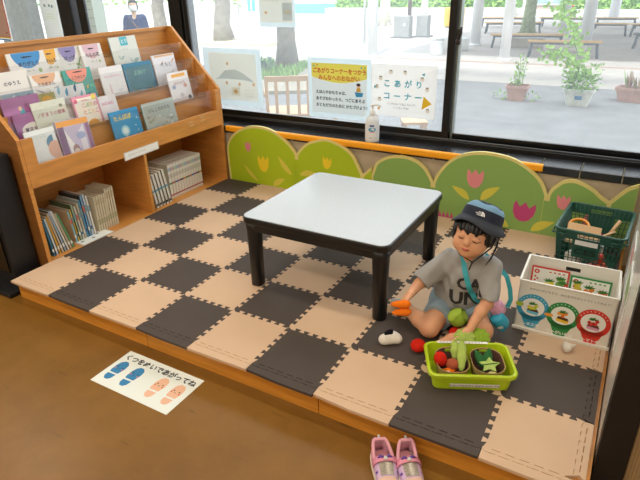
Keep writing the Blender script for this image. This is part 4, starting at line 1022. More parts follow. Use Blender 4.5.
# ------------------------------------------------------------------ the child
SKIN = mat('child_skin', '#dba27c', .5, spec=.35, var=.03, vscale=30)
SKIN.node_tree.nodes['Principled BSDF'].inputs['Subsurface Weight'].default_value = .12
SKIN.node_tree.nodes['Principled BSDF'].inputs['Subsurface Radius'].default_value = (.01, .004, .002)
CO = Vector((2.13, .66, 0))
HC = np.array((2.173, .597, .461))
Rf = np.array((-.457, .779, -.43)); Ru = np.array((-.194, .384, .903)); Rr = np.array((.868, .496, -.024))
FF = vnorm(-Rf * .85 - Rr * .52 - Ru * .24)                  # where the face points
U0 = Ru * math.cos(R(21)) + Rr * math.sin(R(21)); UU = vnorm(U0 - FF * (U0 @ FF)); SS = np.cross(UU, FF)   # SS: towards picture right... sign fixed below
if SS @ Rr < 0: SS = -SS
def H(s_, u, f_): return HC + SS * s_ + UU * u + FF * f_
AX = [SS, UU, FF]
def hand(wr, kn, pn, thumb_side, curl, spread=.35, fl=1.0, grip=None):
    """capsule list: wr wrist, kn middle of knuckles, pn palm normal (palm side), thumb_side +1/-1"""
    wr, kn = np.array(wr, float), np.array(kn, float); d = vnorm(kn - wr); pn = vnorm(np.array(pn, float) - d * (np.array(pn) @ d)); s_ = np.cross(d, pn) * thumb_side
    out = []
    lens = [.034, .038, .036, .028]
    for k in range(4):                      # k=0 index (thumb side) .. 3 little
        off = (1.5 - k) * .0125
        base = wr + s_ * off * .55; knk = kn + s_ * off - d * .003 * abs(k - 1.2)
        out.append((base, knk, .0105, .0088, .006))
        a = knk; ang = 0; L = lens[k] * fl
        sd = vnorm(d + s_ * spread * (1.5 - k) * .35)
        for q, (fr, rad) in enumerate(((.45, .0072), (.3, .0066), (.25, .006))):
            ang += curl * (1 + .12 * k) * (.75 if q == 0 else 1)
            dr = vnorm(sd * math.cos(ang) + pn * math.sin(ang)); b = a + dr * L * fr
            out.append((a, b, rad, rad - .0006, .0022)); a = b
    tb_ = wr + d * .012 + s_ * .014; t1 = tb_ + vnorm(s_ * .8 + d * .55 + pn * .35) * .022; t2 = t1 + vnorm(d * .8 + s_ * .15 + pn * (.5 + curl * .3)) * .016; t3 = t2 + vnorm(d * .8 - s_ * .2 + pn * (.6 + curl * .3)) * .012
    out += [(tb_, t1, .0105, .0082, .005), (t1, t2, .008, .0072, .002), (t2, t3, .0072, .0062, .002)]
    return out
shL, elL, wrL, knL = (2.065, .655, .306), (1.982, .558, .214), (1.978, .462, .212), (1.968, .42, .198)
shR, elR, wrR, knR = (2.248, .634, .320), (2.262, .556, .203), (2.217, .482, .098), (2.2, .452, .066)
hipL, knL_, anL = (2.07, .69, .078), (2.058, .493, .062), (1.905, .625, .034)
hipR, knR_, anR = (2.165, .69, .078), (2.25, .575, .058), (2.15, .505, .028)
b = SDF((1.80, .36, -.006), (2.38, .82, .60), .0032)
b.cap((2.07, .70, .08), (2.165, .70, .08), .06, k=.02)
b.cap((2.08, .69, .12), (2.11, .655, .285), .052, .043); b.cap((2.16, .69, .12), (2.195, .645, .29), .052, .043, k=.03)
b.cap((2.085, .65, .308), (2.235, .637, .318), .026, k=.03)
b.cap((2.155, .645, .32), H(0, -.05, -.015), .03, .028, k=.02)
b.cap(shL, elL, .028, .023, k=.02); b.cap(elL, wrL, .0225, .0155, k=.008)
b.cap(shR, elR, .028, .023, k=.02); b.cap(elR, (2.245, .535, .17), .0235, .024, k=.01); b.cap((2.245, .535, .17), wrR, .023, .0155, k=.008)
b.cap(hipL, knL_, .055, .041, k=.02); b.cap(knL_, (2.0, .545, .052), .038, .036, k=.012); b.cap((2.0, .545, .052), anL, .036, .023, k=.01)
b.cap(anL, (1.862, .655, .026), .023, .02, k=.01); b.cap((1.862, .655, .024), (1.835, .668, .02), .02, .014, k=.008)
b.cap(hipR, knR_, .056, .045, k=.02); b.cap(knR_, (2.2, .53, .045), .04, .035, k=.012); b.cap((2.2, .53, .045), anR, .034, .022, k=.01)
b.cap(anR, (2.125, .478, .022), .022, .018, k=.01); b.cap((2.135, .47, .02), (2.112, .455, .016), .013, .009, k=.006); b.cap((2.118, .48, .018), (2.098, .468, .014), .013, .009, k=.006)
# head
b.ell(H(0, .018, -.004), (.073, .080, .083), AX, k=.012)
b.ell(H(0, -.03, .022), (.058, .052, .055), AX, k=.025)
for s_ in (-1, 1): b.ell(H(s_ * .031, -.03, .048), (.027, .027, .024), AX, k=.018)
b.ell(H(0, -.062, .056), (.020, .014, .016), AX, k=.018)
b.ell(H(0, -.014, .082), (.0085, .011, .009), AX, k=.012)
b.ell(H(0, .004, .074), (.006, .016, .006), AX, k=.012)
b.ell(H(0, -.0405, .0745), (.015, .0065, .008), AX, k=.006)
for s_ in (-1, 1):
    b.ell(H(s_ * .030, .006, .077), (.014, .009, .006), AX, k=.006)
    b.ell(H(s_ * .074, -.008, -.006), (.008, .021, .014), AX, k=.004)
    b.ell(H(s_ * .081, -.006, -.002), (.004, .012, .007), AX, k=.0, sub=True)
for (p, q, r1, r2, k_) in hand(wrL, knL, (.55, -.2, -.8), -1, .75, spread=.1): b.cap(p, q, r1, r2, k=k_)
for (p, q, r1, r2, k_) in hand(wrR, knR, (-.5, .35, -.55), 1, .28, spread=.5): b.cap(p, q, r1, r2, k=k_)
g = b.to_mb(SKIN)
V = g.v; bv = BVHTree.FromPolygons([tuple(v) for v in V], g.f)
HAIR = mat('black_hair', '#0d0b0b', .38, var=.3, vscale=90, stretch=(1, 1, .2), spec=.4)
def on_face(s_, u, off=.0008):
    o_ = Vector(H(s_, u, .2)); hit = bv.ray_cast(o_, Vector(-FF)); return (hit[0] + Vector(FF) * off) if hit[0] else Vector(H(s_, u, .08))
LIP = C('#c9685c', .4); LASH = C('#1a1110', .5); BROW = C('#2c211c', .6)
for s_ in (-1, 1):
    g.tube([on_face(s_ * (.030 + .0145 * t_), .001 - .0045 * (1 - t_ * t_), .0004) for t_ in (-1, -.6, -.2, .2, .6, 1)], [.0008, .0022, .0027, .0027, .0022, .001], LASH, 6)
    g.tube([on_face(s_ * (.030 + .0145 * t_), .0105 + .0035 * (1 - t_ * t_), -.0002) for t_ in (-1, -.5, 0, .5, 1)], [.0004, .0006, .0007, .0006, .0004], C('#a86c50', .6), 5)
    g.tube([on_face(s_ * (.031 + .017 * t_), .025 + .003 * (1 - t_ * t_), .0002) for t_ in (-1, -.5, 0, .5, 1)], [.0006, .0013, .0015, .0013, .0006], BROW, 6)
    g.ball(on_face(s_ * .006, -.0225, -.0005), .0016, C('#8a4c3a', .6), 6, 5)
g.tube([on_face(.0145 * t_, -.0385 + .002 * t_ * t_, .0004) for t_ in (-1, -.5, 0, .5, 1)], [.0008, .0022, .0026, .0022, .0008], LIP, 8)
g.tube([on_face(.011 * t_, -.0435 + .002 * t_ * t_, .0004) for t_ in (-1, -.5, 0, .5, 1)], [.0008, .0024, .0028, .0024, .0008], LIP, 8)
g.tube([on_face(.0145 * t_, -.041 + .0018 * t_ * t_, .0024) for t_ in (-1, -.5, 0, .5, 1)], .0006, C('#7a2f2a', .5), 6)
child = shift(g, CO).build('person', loc=CO)
tag(child, 'small child in navy sun hat and grey T-shirt sitting on the mat holding toy carrots', 'person')
# hair
hr = SDF(H(0, 0, 0) - .13, H(0, 0, 0) + .13, .0032)
hr.ell(H(0, .016, -.008), (.083, .086, .09), AX, k=0)
cutp = H(0, .026, .0)
X, Y, Z = np.meshgrid(*hr.ax, indexing='ij')
ss = (X - HC[0]) * SS[0] + (Y - HC[1]) * SS[1] + (Z - HC[2]) * SS[2]; uu = (X - HC[0]) * UU[0] + (Y - HC[1]) * UU[1] + (Z - HC[2]) * UU[2]; ff_ = (X - HC[0]) * FF[0] + (Y - HC[1]) * FF[1] + (Z - HC[2]) * FF[2]
fringe = .021 + .006 * np.sin(ss * 190) + .012 * (ss / .07) ** 2
face = np.minimum(np.minimum(fringe - uu, np.minimum(ff_ - .008, .057 - np.abs(ss))), .5)       # inside face window -> removed
side_ = np.minimum(np.minimum(-.028 + .005 * np.sin(ff_ * 260 + ss * 90) - uu, ff_ + .045), .5)
hr.d = np.maximum(np.maximum(hr.d, face), side_); hr.d = np.maximum(hr.d, -.06 + .004 * np.sin(ss * 200) - uu)
hr.d = (hr.d + .0016 * np.sin(ss * 420 + uu * 40) * (uu < .06)).astype(np.float32)
g = hr.to_mb(HAIR); shift(g, CO).build('hair', child)
# T-shirt
GREYT = mat('grey_marl', '#9d9b97', .85, var=.06, vscale=260, bump=.4, bscale=900)
s = SDF((1.93, .46, .03), (2.36, .82, .40), .0034)
s.cap((2.075, .69, .11), (2.105, .655, .283), .069, .052, k=.02); s.cap((2.165, .69, .11), (2.198, .645, .288), .069, .052, k=.05)
s.cap((2.12, .655, .10), (2.145, .625, .25), .058, .04, k=.05)
s.cap((2.08, .655, .308), (2.238, .635, .320), .033, k=.03); s.cap((2.13, .645, .33), (2.18, .642, .334), .031, k=.03)
def sleeve(a, e, t0, r0, r1):
    a, e = np.array(a), np.array(e); c_ = a + (e - a) * t0; s.cap(a, a + (e - a) * (t0 + .3), r0, r1, k=.025, cut=(c_, e - a))
sleeve(shL, elL, .93, .038, .045); sleeve(shR, elR, .95, .038, .043)
s.wrinkle(.0036, lambda X, Y, Z: np.sin(70 * Z + 40 * X + 3 * np.sin(30 * X)) * np.sin(26 * X - 20 * Z + 9 * Y) + .5 * np.sin(110 * X - 60 * Z))
s.plane((0, 0, .066), (0, 0, -1)); 
s.ell(H(0, -.088, .012), (.041, .034, .046), AX, k=0, sub=True)
g = s.to_mb(GREYT); bvS = BVHTree.FromPolygons([tuple(v) for v in g.v], g.f)
INK = C('#2e2c2b', .8)
camdir = Vector((-.25, .95, -.12)).normalized()
def on_shirt(p, off=.0016):
    o_ = p - camdir * .4; hit = bvS.ray_cast(o_, camdir); return hit[0] - camdir * off if hit[0] else p
def dense_text(g, string, T, x, y, size, m, sx=1, bold=.04):
    vs, fs, w = text_mesh(string, bold); bm = bmesh.new()
    vv = [bm.verts.new((x + p[0] * size * sx, y + p[1] * size, 0)) for p in vs]
    for f_ in fs:
        try: bm.faces.new([vv[i] for i in f_])
        except ValueError: pass
    for _ in range(3):
        es = [e for e in bm.edges if e.calc_length() > .008]
        if es: bmesh.ops.subdivide_edges(bm, edges=es, cuts=1)
        bmesh.ops.triangulate(bm, faces=bm.faces)
    bm.verts.index_update(); P_ = [on_shirt(T @ v.co) for v in bm.verts]; F_ = [[v.index for v in f_.verts] for f_ in bm.faces]; bm.free()
    g.add(P_, F_, m)
Tsh = frame((2.16, .52, .165), (.97, .20, .04), (.02, .1, 1))
dense_text(g, 'CA', Tsh, -.012, .066, .07, INK); dense_text(g, 'UN', Tsh, -.040, -.008, .082, INK)
shift(g, CO).build('t_shirt', child)
# shorts
BLUE = mat('pale_blue_cotton', '#8ba0ac', .85, var=.05, vscale=60, bump=.3, bscale=800)
s = SDF((1.98, .48, .0), (2.36, .82, .19), .0034)
s.cap((2.06, .70, .08), (2.175, .70, .08), .074, k=.02)
def leg_cloth(a, e, t0, r0, r1):
    a, e = np.array(a), np.array(e); c_ = a + (e - a) * t0; s.cap(a, a + (e - a) * (t0 + .2), r0, r1, k=.02, cut=(c_, e - a))
leg_cloth(hipL, knL_, .66, .066, .062); leg_cloth(hipR, knR_, .66, .068, .066)
s.wrinkle(.002, lambda X, Y, Z: np.sin(90 * X + 50 * Y) * np.sin(60 * Z - 40 * Y)); s.plane((0, 0, .003), (0, 0, -1))
g = s.to_mb(BLUE); shift(g, CO).build('shorts', child)
# sock on the foot nearer the table
s = SDF((1.80, .58, -.005), (1.95, .71, .08), .003)
s.cap((1.925, .608, .037), anL, .029, .027, k=.0, cut=((1.922, .611, .037), (.7, -.6, 0))); s.cap(anL, (1.862, .655, .028), .0265, .0235, k=.008); s.cap((1.862, .655, .026), (1.832, .67, .021), .0235, .017, k=.006); s.plane((0, 0, .001), (0, 0, -1))
s.wrinkle(.001, lambda X, Y, Z: np.sin(300 * (X * .7 - Y * .6)))
g = s.to_mb(mat('grey_sock', '#a9aeae', .9, bump=.3, bscale=600)); shift(g, CO).build('sock', child)
# bucket hat
NAVY = mat('navy_cotton', '#161f31', .8, bump=.2, bscale=900); SKY = mat('sky_blue_cotton', '#6f97b4', .8, bump=.2, bscale=900); CHAR = mat('charcoal_brim', '#2d333c', .8)
hatM = Matrix((Vector(SS), Vector(np.cross(UU, SS)) , Vector(UU))).transposed().to_4x4()
Vs, Vf, Vu = Vector(SS), Vector(FF), Vector(UU)
hatM = Matrix.Rotation(R(19) * (1 if Vs.cross(Vf).dot(Vu) > 0 else -1), 4, Vs) @ Matrix.Rotation(R(3) * (1 if Vf.cross(Vu).dot(Vs) > 0 else -1), 4, Vf) @ hatM
hatM.translation = Vector(H(.008, .056, -.018)) - CO
hatM = hatM @ Matrix.Scale(.9, 4)
g = MB(hatM); seg = 48
prof = [(.120, -.037), (.123, -.033), (.108, -.016), (.094, .0), (.0925, .006), (.091, .030), (.087, .044), (.080, .057), (.067, .069), (.043, .077), (.0, .079)]
mts = [CHAR, CHAR, CHAR, NAVY, NAVY, NAVY, SKY, SKY, NAVY, NAVY]
vs = []
for i, (r_, z_) in enumerate(prof):
    for k in range(seg):
        q = 2 * PI * k / seg; wv = .011 * math.sin(3 * q + .8) * (1 if i < 2 else .5 if i == 2 else 0)
        vs.append((r_ * math.cos(q) * .95, r_ * math.sin(q) * 1.03, z_ + wv + (.003 * math.sin(5 * q) if 6 < i < 9 else 0)))
base = len(g.v)
for i in range(len(prof) - 1):
    fs = [(i * seg + k, i * seg + (k + 1) % seg, (i + 1) * seg + (k + 1) % seg, (i + 1) * seg + k) for k in range(seg)]
    if i == 0: g.add(vs, fs, mts[0], True)
    else: k_ = g._m(mts[i]); g.f += [[a + base for a in f_] for f_ in fs]; g.mi += [k_] * seg; g.sm += [True] * seg
hat = g.build('sun_hat', child); so = hat.modifiers.new('s', 'SOLIDIFY'); so.thickness = .0018; so.offset = -1
hat['label'] = 'navy bucket hat with sky blue band and white emblem'
# emblem: quarter dome with two arcs and tiny letters, on the hat front
g = MB(hatM); 
def hp_(x, z, off=.0016):      # wrap around the crown; front is where the face points
    rr_ = .0925 - (z + .006) * .06 + off; a_ = fdir + x / .092; return (rr_ * math.cos(a_) * .95, rr_ * math.sin(a_) * 1.03, z)
fl_ = hatM.to_3x3().inverted() @ Vector(FF); fdir = math.atan2(fl_.y, fl_.x); sg = 1 if (hatM.to_3x3() @ Vector((math.cos(fdir + .3), math.sin(fdir + .3), 0))).dot(Vector(SS)) > 0 else -1
EW = C('#eef0f0', .6); ec = (.014, .013)
def hq(x, z): return hp_(sg * x, z)
for r0, r1 in ((.0, .0075), (.0088, .0125), (.0138, .018)):
    A_ = [hq(ec[0] - .009 + r1 * math.cos(R(t_)), ec[1] + r1 * math.sin(R(t_))) for t_ in range(0, 91, 10)]; B_ = [hq(ec[0] - .009 + r0 * math.cos(R(t_)), ec[1] + r0 * math.sin(R(t_))) for t_ in range(0, 91, 10)]
    n = len(A_); g.add(A_ + B_, [(k, k + 1, n + k + 1, n + k) for k in range(n - 1)], EW)
for k, s_ in enumerate(('THE', 'NORTH', 'FACE')):
    vs, fs, w = text_mesh(s_, .03); z_ = ec[1] + .0125 - k * .0062
    g.add([hq(ec[0] - .011 - (w - p[0]) * .0062, z_ + p[1] * .0062 - .001) for p in vs], fs, EW)
g.build('emblem', hat)
g = MB(Matrix.Translation(-CO))
g.tube([Vector(H(.084, .03, .0)), Vector(H(.08, -.02, .02)), Vector(H(.05, -.065, .055)), Vector(H(.035, -.085, .06)), Vector(H(.03, -.12, .055))], .0028, C('#17181c', .7), 6)
g.tube([Vector(H(-.084, .03, .0)), Vector(H(-.07, -.03, .02)), Vector(H(-.02, -.078, .05)), Vector(H(.035, -.085, .06))], .0022, C('#17181c', .7), 6)
g.tube([Vector(H(.088, .03, -.01)), Vector(H(.092, -.02, -.012)), Vector(H(.085, -.07, -.01)), Vector(H(.075, -.10, .0))], [.006, .009, .007, .003], C('#17181c', .7), 8, flat=.4)
g.ball(Vector(H(.035, -.085, .062)), .006, C('#1b1c20', .5)); g.build('chin_cord', child)

def ribbon(g, pts, nrm, w, m, th=.0022):
    n = len(pts); vs = []
    for i, p in enumerate(pts):
        t = (pts[min(i + 1, n - 1)] - pts[max(i - 1, 0)]).normalized(); nn = nrm[i] if isinstance(nrm, list) else nrm; sd = t.cross(nn).normalized(); nn = sd.cross(t)
        for a_, b_ in ((-1, 0), (1, 0), (1, 1), (-1, 1)): vs.append(p + sd * a_ * w / 2 + nn * b_ * th)
    fs = [(i * 4 + k, i * 4 + (k + 1) % 4, (i + 1) * 4 + (k + 1) % 4, (i + 1) * 4 + k) for i in range(n - 1) for k in range(4)] + [(0, 1, 2, 3), ((n - 1) * 4 + 3, (n - 1) * 4 + 2, (n - 1) * 4 + 1, (n - 1) * 4)]
    g.add(vs, fs, m, False)
# water bottle with shoulder strap
wbt = empty('water_bottle', (2.285, .68, .002), 0, 'turquoise child water bottle in a pink pouch on a turquoise strap beside the child', 'bottle')
TQ = mat('turquoise_webbing', '#3aa9b8', .6); PO = Vector((2.285, .68, .002))
def ns(p, off=.003):
    hit = bvS.find_nearest(Vector(p)); return hit[0] + hit[1] * off if hit[0] else Vector(p)
raw = [(2.165, .7, .345), (2.12, .69, .335), (2.12, .655, .36), (2.14, .61, .34), (2.155, .585, .305), (2.172, .575, .265), (2.19, .57, .22), (2.21, .585, .18), (2.235, .60, .15)]
pts = []
for i in range(len(raw) - 1):
    for q in range(4): pts.append(Vector(raw[i]).lerp(Vector(raw[i + 1]), q / 4))
pts.append(Vector(raw[-1]))
front = []
for p in pts:
    o_ = p - camdir * .3; hit = bvS.ray_cast(o_, camdir); front.append((hit[0] - camdir * .003) if hit[0] and p.y < .66 else ns(p))
g = MB(Matrix.Translation(-PO)); ribbon(g, front + [Vector((2.262, .64, .125)), Vector((2.28, .675, .1))], -camdir, .02, TQ)
ribbon(g, [Vector(q) for q in ((2.195, .735, .32), (2.25, .72, .29), (2.300, .69, .262), (2.318, .69, .21), (2.326, .69, .165), (2.318, .69, .125))], -camdir, .018, TQ); g.build('strap', wbt)
g = MB(); BM = Matrix.Rotation(R(-32), 4, 'Y') @ Matrix.Rotation(R(25), 4, 'X'); g.M = Matrix.Translation((.012, -.02, .072)) @ BM
g.lathe([(.0, -.045), (.022, -.042), (.03, -.03), (.031, .0), (.0315, .02), (.026, .03), (.0, .033)], mat('bottle_blue', '#2fa6c8', .3), 20); g.bx((-.009, -.0335, -.018), (.012, -.0305, -.006), C('#d9dccf', .5)); g.build('body', wbt)
g = MB(); g.M = Matrix.Translation((-.004, .0, .11)) @ BM; g.lathe([(.0, -.02), (.03, -.018), (.034, -.0), (.034, .03), (.028, .042), (.0, .044)], mat('pink_pouch', '#dba0bd', .7, var=.3, vscale=60), 18); g.build('pouch', wbt)
g = MB(); g.M = Matrix.Translation((.03, -.025, .038)) @ BM; g.ball((0, 0, 0), (.014, .014, .01), C('#2a95b6', .4)); g.build('cap', wbt)

# ------------------------------------------------------------------ felt play food
def felt(n_, c_, **k): return mat('felt_' + n_, c_, .95, bump=.6, bscale=500, var=.06, vscale=60, spec=.1, **k)
RED = felt('red', '#cf2a1c'); ORG = felt('orange', '#ee7a1e'); GRN = felt('green', '#8fae3a'); LG = felt('light_green', '#a4ba5c'); DG = felt('dark_green', '#33683a'); WHT = felt('white', '#e6e0d2'); BRN = felt('brown', '#a8573c'); BLK = felt('black', '#17181b'); CRM = felt('cream', '#d8d08a')
def organic(name, loc, fn, m, label, cat, group=None, h=.003, size=.08, parts=None):
    s = SDF((-size,) * 3, (size,) * 3, h); fn(s); o = s.to_mb(m).build(name, loc=loc); tag(o, label, cat, group); return o
# carrots in the hand
for k, (a, b_, nm) in enumerate((((2.008, .394, .214), (1.93, .386, .196), 'upper'), ((2.012, .392, .184), (1.938, .384, .160), 'lower'))):
    a, b_ = Vector(a), Vector(b_); g = MB(); n = 9
    P_ = [b_.lerp(a, q / (n - 1)) - a for q in range(n)]; rr_ = [.004, .0095, .0125, .014, .0152, .016, .0165, .0145, .006]
    g.tube(P_, rr_, ORG, 14); o = g.build('toy_carrot', loc=a); tag(o, 'orange felt toy carrot held in the child\'s hand, %s of the two' % nm, 'toy carrot', 'felt carrots in the hand')
# tomatoes
def tomato(loc, r_, label, fl=.82, rot=(0, 0, 0)):
    g = MB(); g.ball((0, 0, 0), (r_, r_, r_ * fl), RED, 20, 14, rot=rot); o = g.build('toy_tomato', loc=loc); tag(o, label, 'toy tomato', 'red felt tomatoes'); return o
tomato((2.046, .403, .0265), .031, 'red felt tomato lying on the dark mat beside the rice ball')
tomato((2.158, .535, .037), .03, 'red felt tomato on the shorts below the felt cabbage', 1)
# onigiri
def oni(s):
    s.cap((-.028, -.006, 0), (.028, -.004, 0), .019, .021, k=.01); s.cap((-.02, -.004, .0), (.012, .014, .004), .018, .018, k=.02)
o = organic('toy_rice_ball', (1.926, .402, .0215), oni, WHT, 'white felt rice ball with black seaweed wrap lying on the mat', 'toy rice ball'); o.rotation_euler = (R(10), 0, R(30))
s = SDF((-.08,) * 3, (.08,) * 3, .003); s.cap((-.018, .004, .002), (.004, .014, .008), .0235, .022, k=.01); s.plane((.01, 0, 0), (1, -.2, 0)); s.plane((-.026, 0, 0), (-1, .2, 0)); s.plane((0, -.010, -.004), (0, -1, -.7)); s.to_mb(BLK).build('seaweed', o)
# cabbage in the lap
cab_ = Vector((2.156, .545, .108)); g = MB(); g.ball((0, 0, 0), .037, GRN, 18, 14, noise=.03)
o = g.build('toy_cabbage', loc=cab_); tag(o, 'round green felt cabbage in the child\'s lap', 'toy cabbage')
def leaf_sheet(g, M, a, b_, m, cup=.35, ruff=.004, n=7, teeth=0, thick=.0025):
    """rounded ruffled leaf: polar patch"""
    rings, seg = 6, 30; vs = [(0, 0, 0)]
    for i in range(1, rings + 1):
        for k in range(seg):
            q = 2 * PI * k / seg; r_ = i / rings; e = 1 + (teeth * abs(math.sin(n * q / 2)) - teeth / 2 if i == rings else 0)
            x, y = a * r_ * math.cos(q) * e, b_ * r_ * math.sin(q) * e
            vs.append((x, y, -cup * (x * x + y * y) / max(a, b_) + ruff * r_ * r_ * math.sin(n * q)))
    fs = [(0, 1 + k, 1 + (k + 1) % seg) for k in range(seg)]
    for i in range(rings - 1): fs += [(1 + i * seg + k, 1 + (i + 1) * seg + k, 1 + (i + 1) * seg + (k + 1) % seg, 1 + i * seg + (k + 1) % seg) for k in range(seg)]
    old = g.M; g.M = old @ M; g.add(vs, fs, m, True); g.add([(x, y, z - thick) for x, y, z in vs], [f_[::-1] for f_ in fs], m, True); g.M = old
for k, (rx, ry, rz, dz) in enumerate(((-62, 0, 20, .004), (-60, 55, -30, .004), (-35, -20, 80, .01))):
    g = MB(); E_ = Euler((R(rx), R(ry), R(rz))).to_matrix().to_4x4(); leaf_sheet(g, E_ @ Matrix.Translation((0, 0, .0395)), .036, .034, felt('leaf_green', '#a0bd48'), cup=.5, ruff=.003, n=5)
    g.build('leaf', o)
# lettuce leaves on the back rim of the play basket
for k, (p, rx, rz, m_, a, nm) in enumerate(((Vector((2.212, .452, .096)), -38, 10, LG, .038, 'light green ruffled felt lettuce leaf next to the child\'s hand'), (Vector((2.262, .488, .092)), -34, 30, GRN, .042, 'darker green ruffled felt lettuce leaf in front of the knee'))):
    g = MB(); leaf_sheet(g, Matrix.Rotation(R(-rx), 4, 'X'), a, .034, m_, cup=.3, ruff=.006, n=9, teeth=.22)
    g.tube([(0, 0, .004), (0, -.02, -.012), (0, -.03, -.026)], .003, m_, 6); o = g.build('toy_lettuce_leaf', loc=p); o.rotation_euler = (0, 0, R(rz)); tag(o, nm, 'toy lettuce', 'felt lettuce leaves')
g = MB(); g.ball((0, 0, 0), (.013, .013, .012), CRM, 14, 10); g.tube([(0, 0, .008), (.004, 0, .022)], [.005, .002], CRM, 8); o = g.build('toy_onion', loc=(2.183, .418, .078)); tag(o, 'small cream felt onion under the child\'s fingertips', 'toy onion')
# garlic on the mat
g = MB(); g.M = Matrix.Rotation(R(75), 4, 'Y') @ Matrix.Identity(4)
g.lathe([(.004, -.016), (.016, -.014), (.0225, -.003), (.021, .007), (.011, .018), (.005, .03), (.003, .036)], WHT, 18)
o = g.build('toy_garlic', loc=(2.563, .672, .0225)); o.rotation_euler = (0, 0, R(30)); tag(o, 'white felt garlic bulb lying on the mat before the white box', 'toy garlic')

# play basket
YG = mat('lime_plastic', '#b5cf1d', .35, spec=.5)
BKC = Vector((2.262, .346, 0)); BA = R(25.4)
pbk = empty('play_food_basket', BKC, BA, 'lime green plastic basket of felt vegetables in front of the child', 'basket')
W0, D0, W1, D1, HH = .262, .152, .308, .196, .082
def loop(w, d, r_, z, seg=5): return [(p[0], p[1], z) for p in rrect(w, d, r_, seg)]
g = MB(); L_ = [loop(W0, D0, .02, 0), loop(W0 + .01, D0 + .01, .022, .006), loop(W1 - .012, D1 - .012, .028, HH - .006), loop(W1, D1, .03, HH), loop(W1 + .008, D1 + .008, .032, HH - .004), loop(W1 + .006, D1 + .006, .031, HH - .016)]
I_ = [loop(W1 - .014, D1 - .014, .026, HH - .002), loop(W0 + .004, D0 + .004, .02, .006)]
n = len(L_[0]); allr = [I_[1], I_[0], L_[3], L_[4], L_[5]]
outer = [L_[0], L_[1], L_[2]]
vs = [p for l_ in allr for p in l_]; g.add(vs, [(i * n + k, i * n + (k + 1) % n, (i + 1) * n + (k + 1) % n, (i + 1) * n + k) for i in range(len(allr) - 1) for k in range(n)], YG, False)
vs = [p for l_ in outer for p in l_]; g.add(vs, [(i * n + k, i * n + (k + 1) % n, (i + 1) * n + (k + 1) % n, (i + 1) * n + k) for i in range(2) for k in range(n)] + [list(range(n))[::-1]], YG, False)
g.add(I_[1], [list(range(n))], YG); g.build('body', pbk)
sl_ = (D1 - D0) / 2 / HH
g = MB(); T2 = frame((0, -(D0 + .006) / 2 - .030 * sl_ - .0035, .030), (1, 0, 0), (0, -sl_, 1)); g.prism(rect(-.08, -.008, .095, .01), lift(T2, .001), .0008, C('#eceae0', .5))
g.text('やさいのおもちゃ おかたづけしてね', T2, .008, -.0035, .0095, C('#5c5a54', .5), align='CENTER', z=.0016, sx=1.15, bold=.02); g.build('front_label', pbk)
g = MB(); T2 = frame((0, D1 / 2 - .003, HH + .0008), (1, 0, 0), (0, 1, 0)); g.prism(rect(-.105, -.006, .085, .007), T2, .001, C('#eceae4', .4))
for k in range(14): g.prism(rect(-.095 + k * .012, -.001, -.088 + k * .012, .002), lift(T2, .0004), 0, C('#8c8a84', .5))
g.build('rim_label', pbk)
FB = mat('brown_felt_pot', '#5d4030', .95, bump=.4, bscale=500); FO = mat('tan_felt_pot', '#a88a54', .95, bump=.4, bscale=500)
def inb(x, y, z): return BKC + Matrix.Rotation(BA, 3, 'Z') @ Vector((x, y, z))
for k, (x, nm, lab) in enumerate(((-.062, FO, 'tan felt pot of red and green vegetables in the left half of the lime basket'), (.066, FO, 'brown-lined felt pot of green leaves in the right half of the lime basket'))):
    g = MB(); ra, rb_ = .06, .073
    for (c0, c1), m_, inn in (((0, 1), FO, 0), ((0, 1), FB, .004)):
        A_ = [(p[0] * 1, p[1], 0.0) for p in rrect(.098, .12, .04, 5)]; B_ = [(p[0], p[1], .068) for p in rrect(.118, .152, .05, 5)]
        if inn: A_ = [(p[0] * .93, p[1] * .93, .004) for p in A_]; B_ = [(p[0] * .95, p[1] * .95, .067) for p in B_]
        n = len(A_); fs = [(q, (q + 1) % n, n + (q + 1) % n, n + q) for q in range(n)]
        g.add(A_ + B_, fs if not inn else [f_[::-1] for f_ in fs], m_, False); g.add(A_, [list(range(n))[::-1] if not inn else list(range(n))], m_)
        if inn: r1_ = B_
        else: r0_ = B_
    n = len(r0_); g.add(r0_ + r1_, [(q, (q + 1) % n, n + (q + 1) % n, n + q) for q in range(n)], FO)
    g.box((0, .069, .058), (.034, .004, .01), C('#a5bf2c', .5))
    o = g.build('felt_pot', loc=inb(x, -.002, .008)); o.rotation_euler = (0, 0, BA); tag(o, lab, 'pot', 'felt pots in the lime basket')
tomato(inb(-.105, -.005, .078), .024, 'tall red felt tomato at the left end of the lime basket', 1.3, (R(10), R(-8), 0))
g = MB(); g.ball((0, 0, 0), (.025, .022, .024), BRN, 18, 12, noise=.05); o = g.build('toy_mushroom', loc=inb(-.062, -.02, .066)); tag(o, 'brown felt mushroom between tomato and bean pods', 'toy mushroom')
g = MB(); g.lathe([(.0, .016), (.014, .012), (.017, .0), (.012, -.02), (.009, -.028)], BRN, 12); g.build('stem', o)
g = MB(); g.ball((0, 0, 0), (.016, .016, .014), WHT, 14, 10); o = g.build('toy_ball', loc=inb(-.083, -.052, .045)); tag(o, 'small white felt ball at the front of the left felt pot', 'toy ball')
g = MB(); g.tube([(-.02, -.006, 0), (0, 0, .006), (.02, .004, .004)], [.008, .012, .009], ORG, 12); o = g.build('toy_carrot', loc=inb(-.075, -.035, .045)); tag(o, 'orange felt piece half buried below the mushroom in the lime basket', 'toy carrot')
g = MB(); g.tube([(0, -.012, 0), (0, 0, .008), (0, .012, .004)], [.006, .01, .007], BRN, 12); o = g.build('toy_sausage', loc=inb(-.05, -.058, .046)); tag(o, 'small brown felt sausage at the front edge of the left felt pot', 'toy sausage')
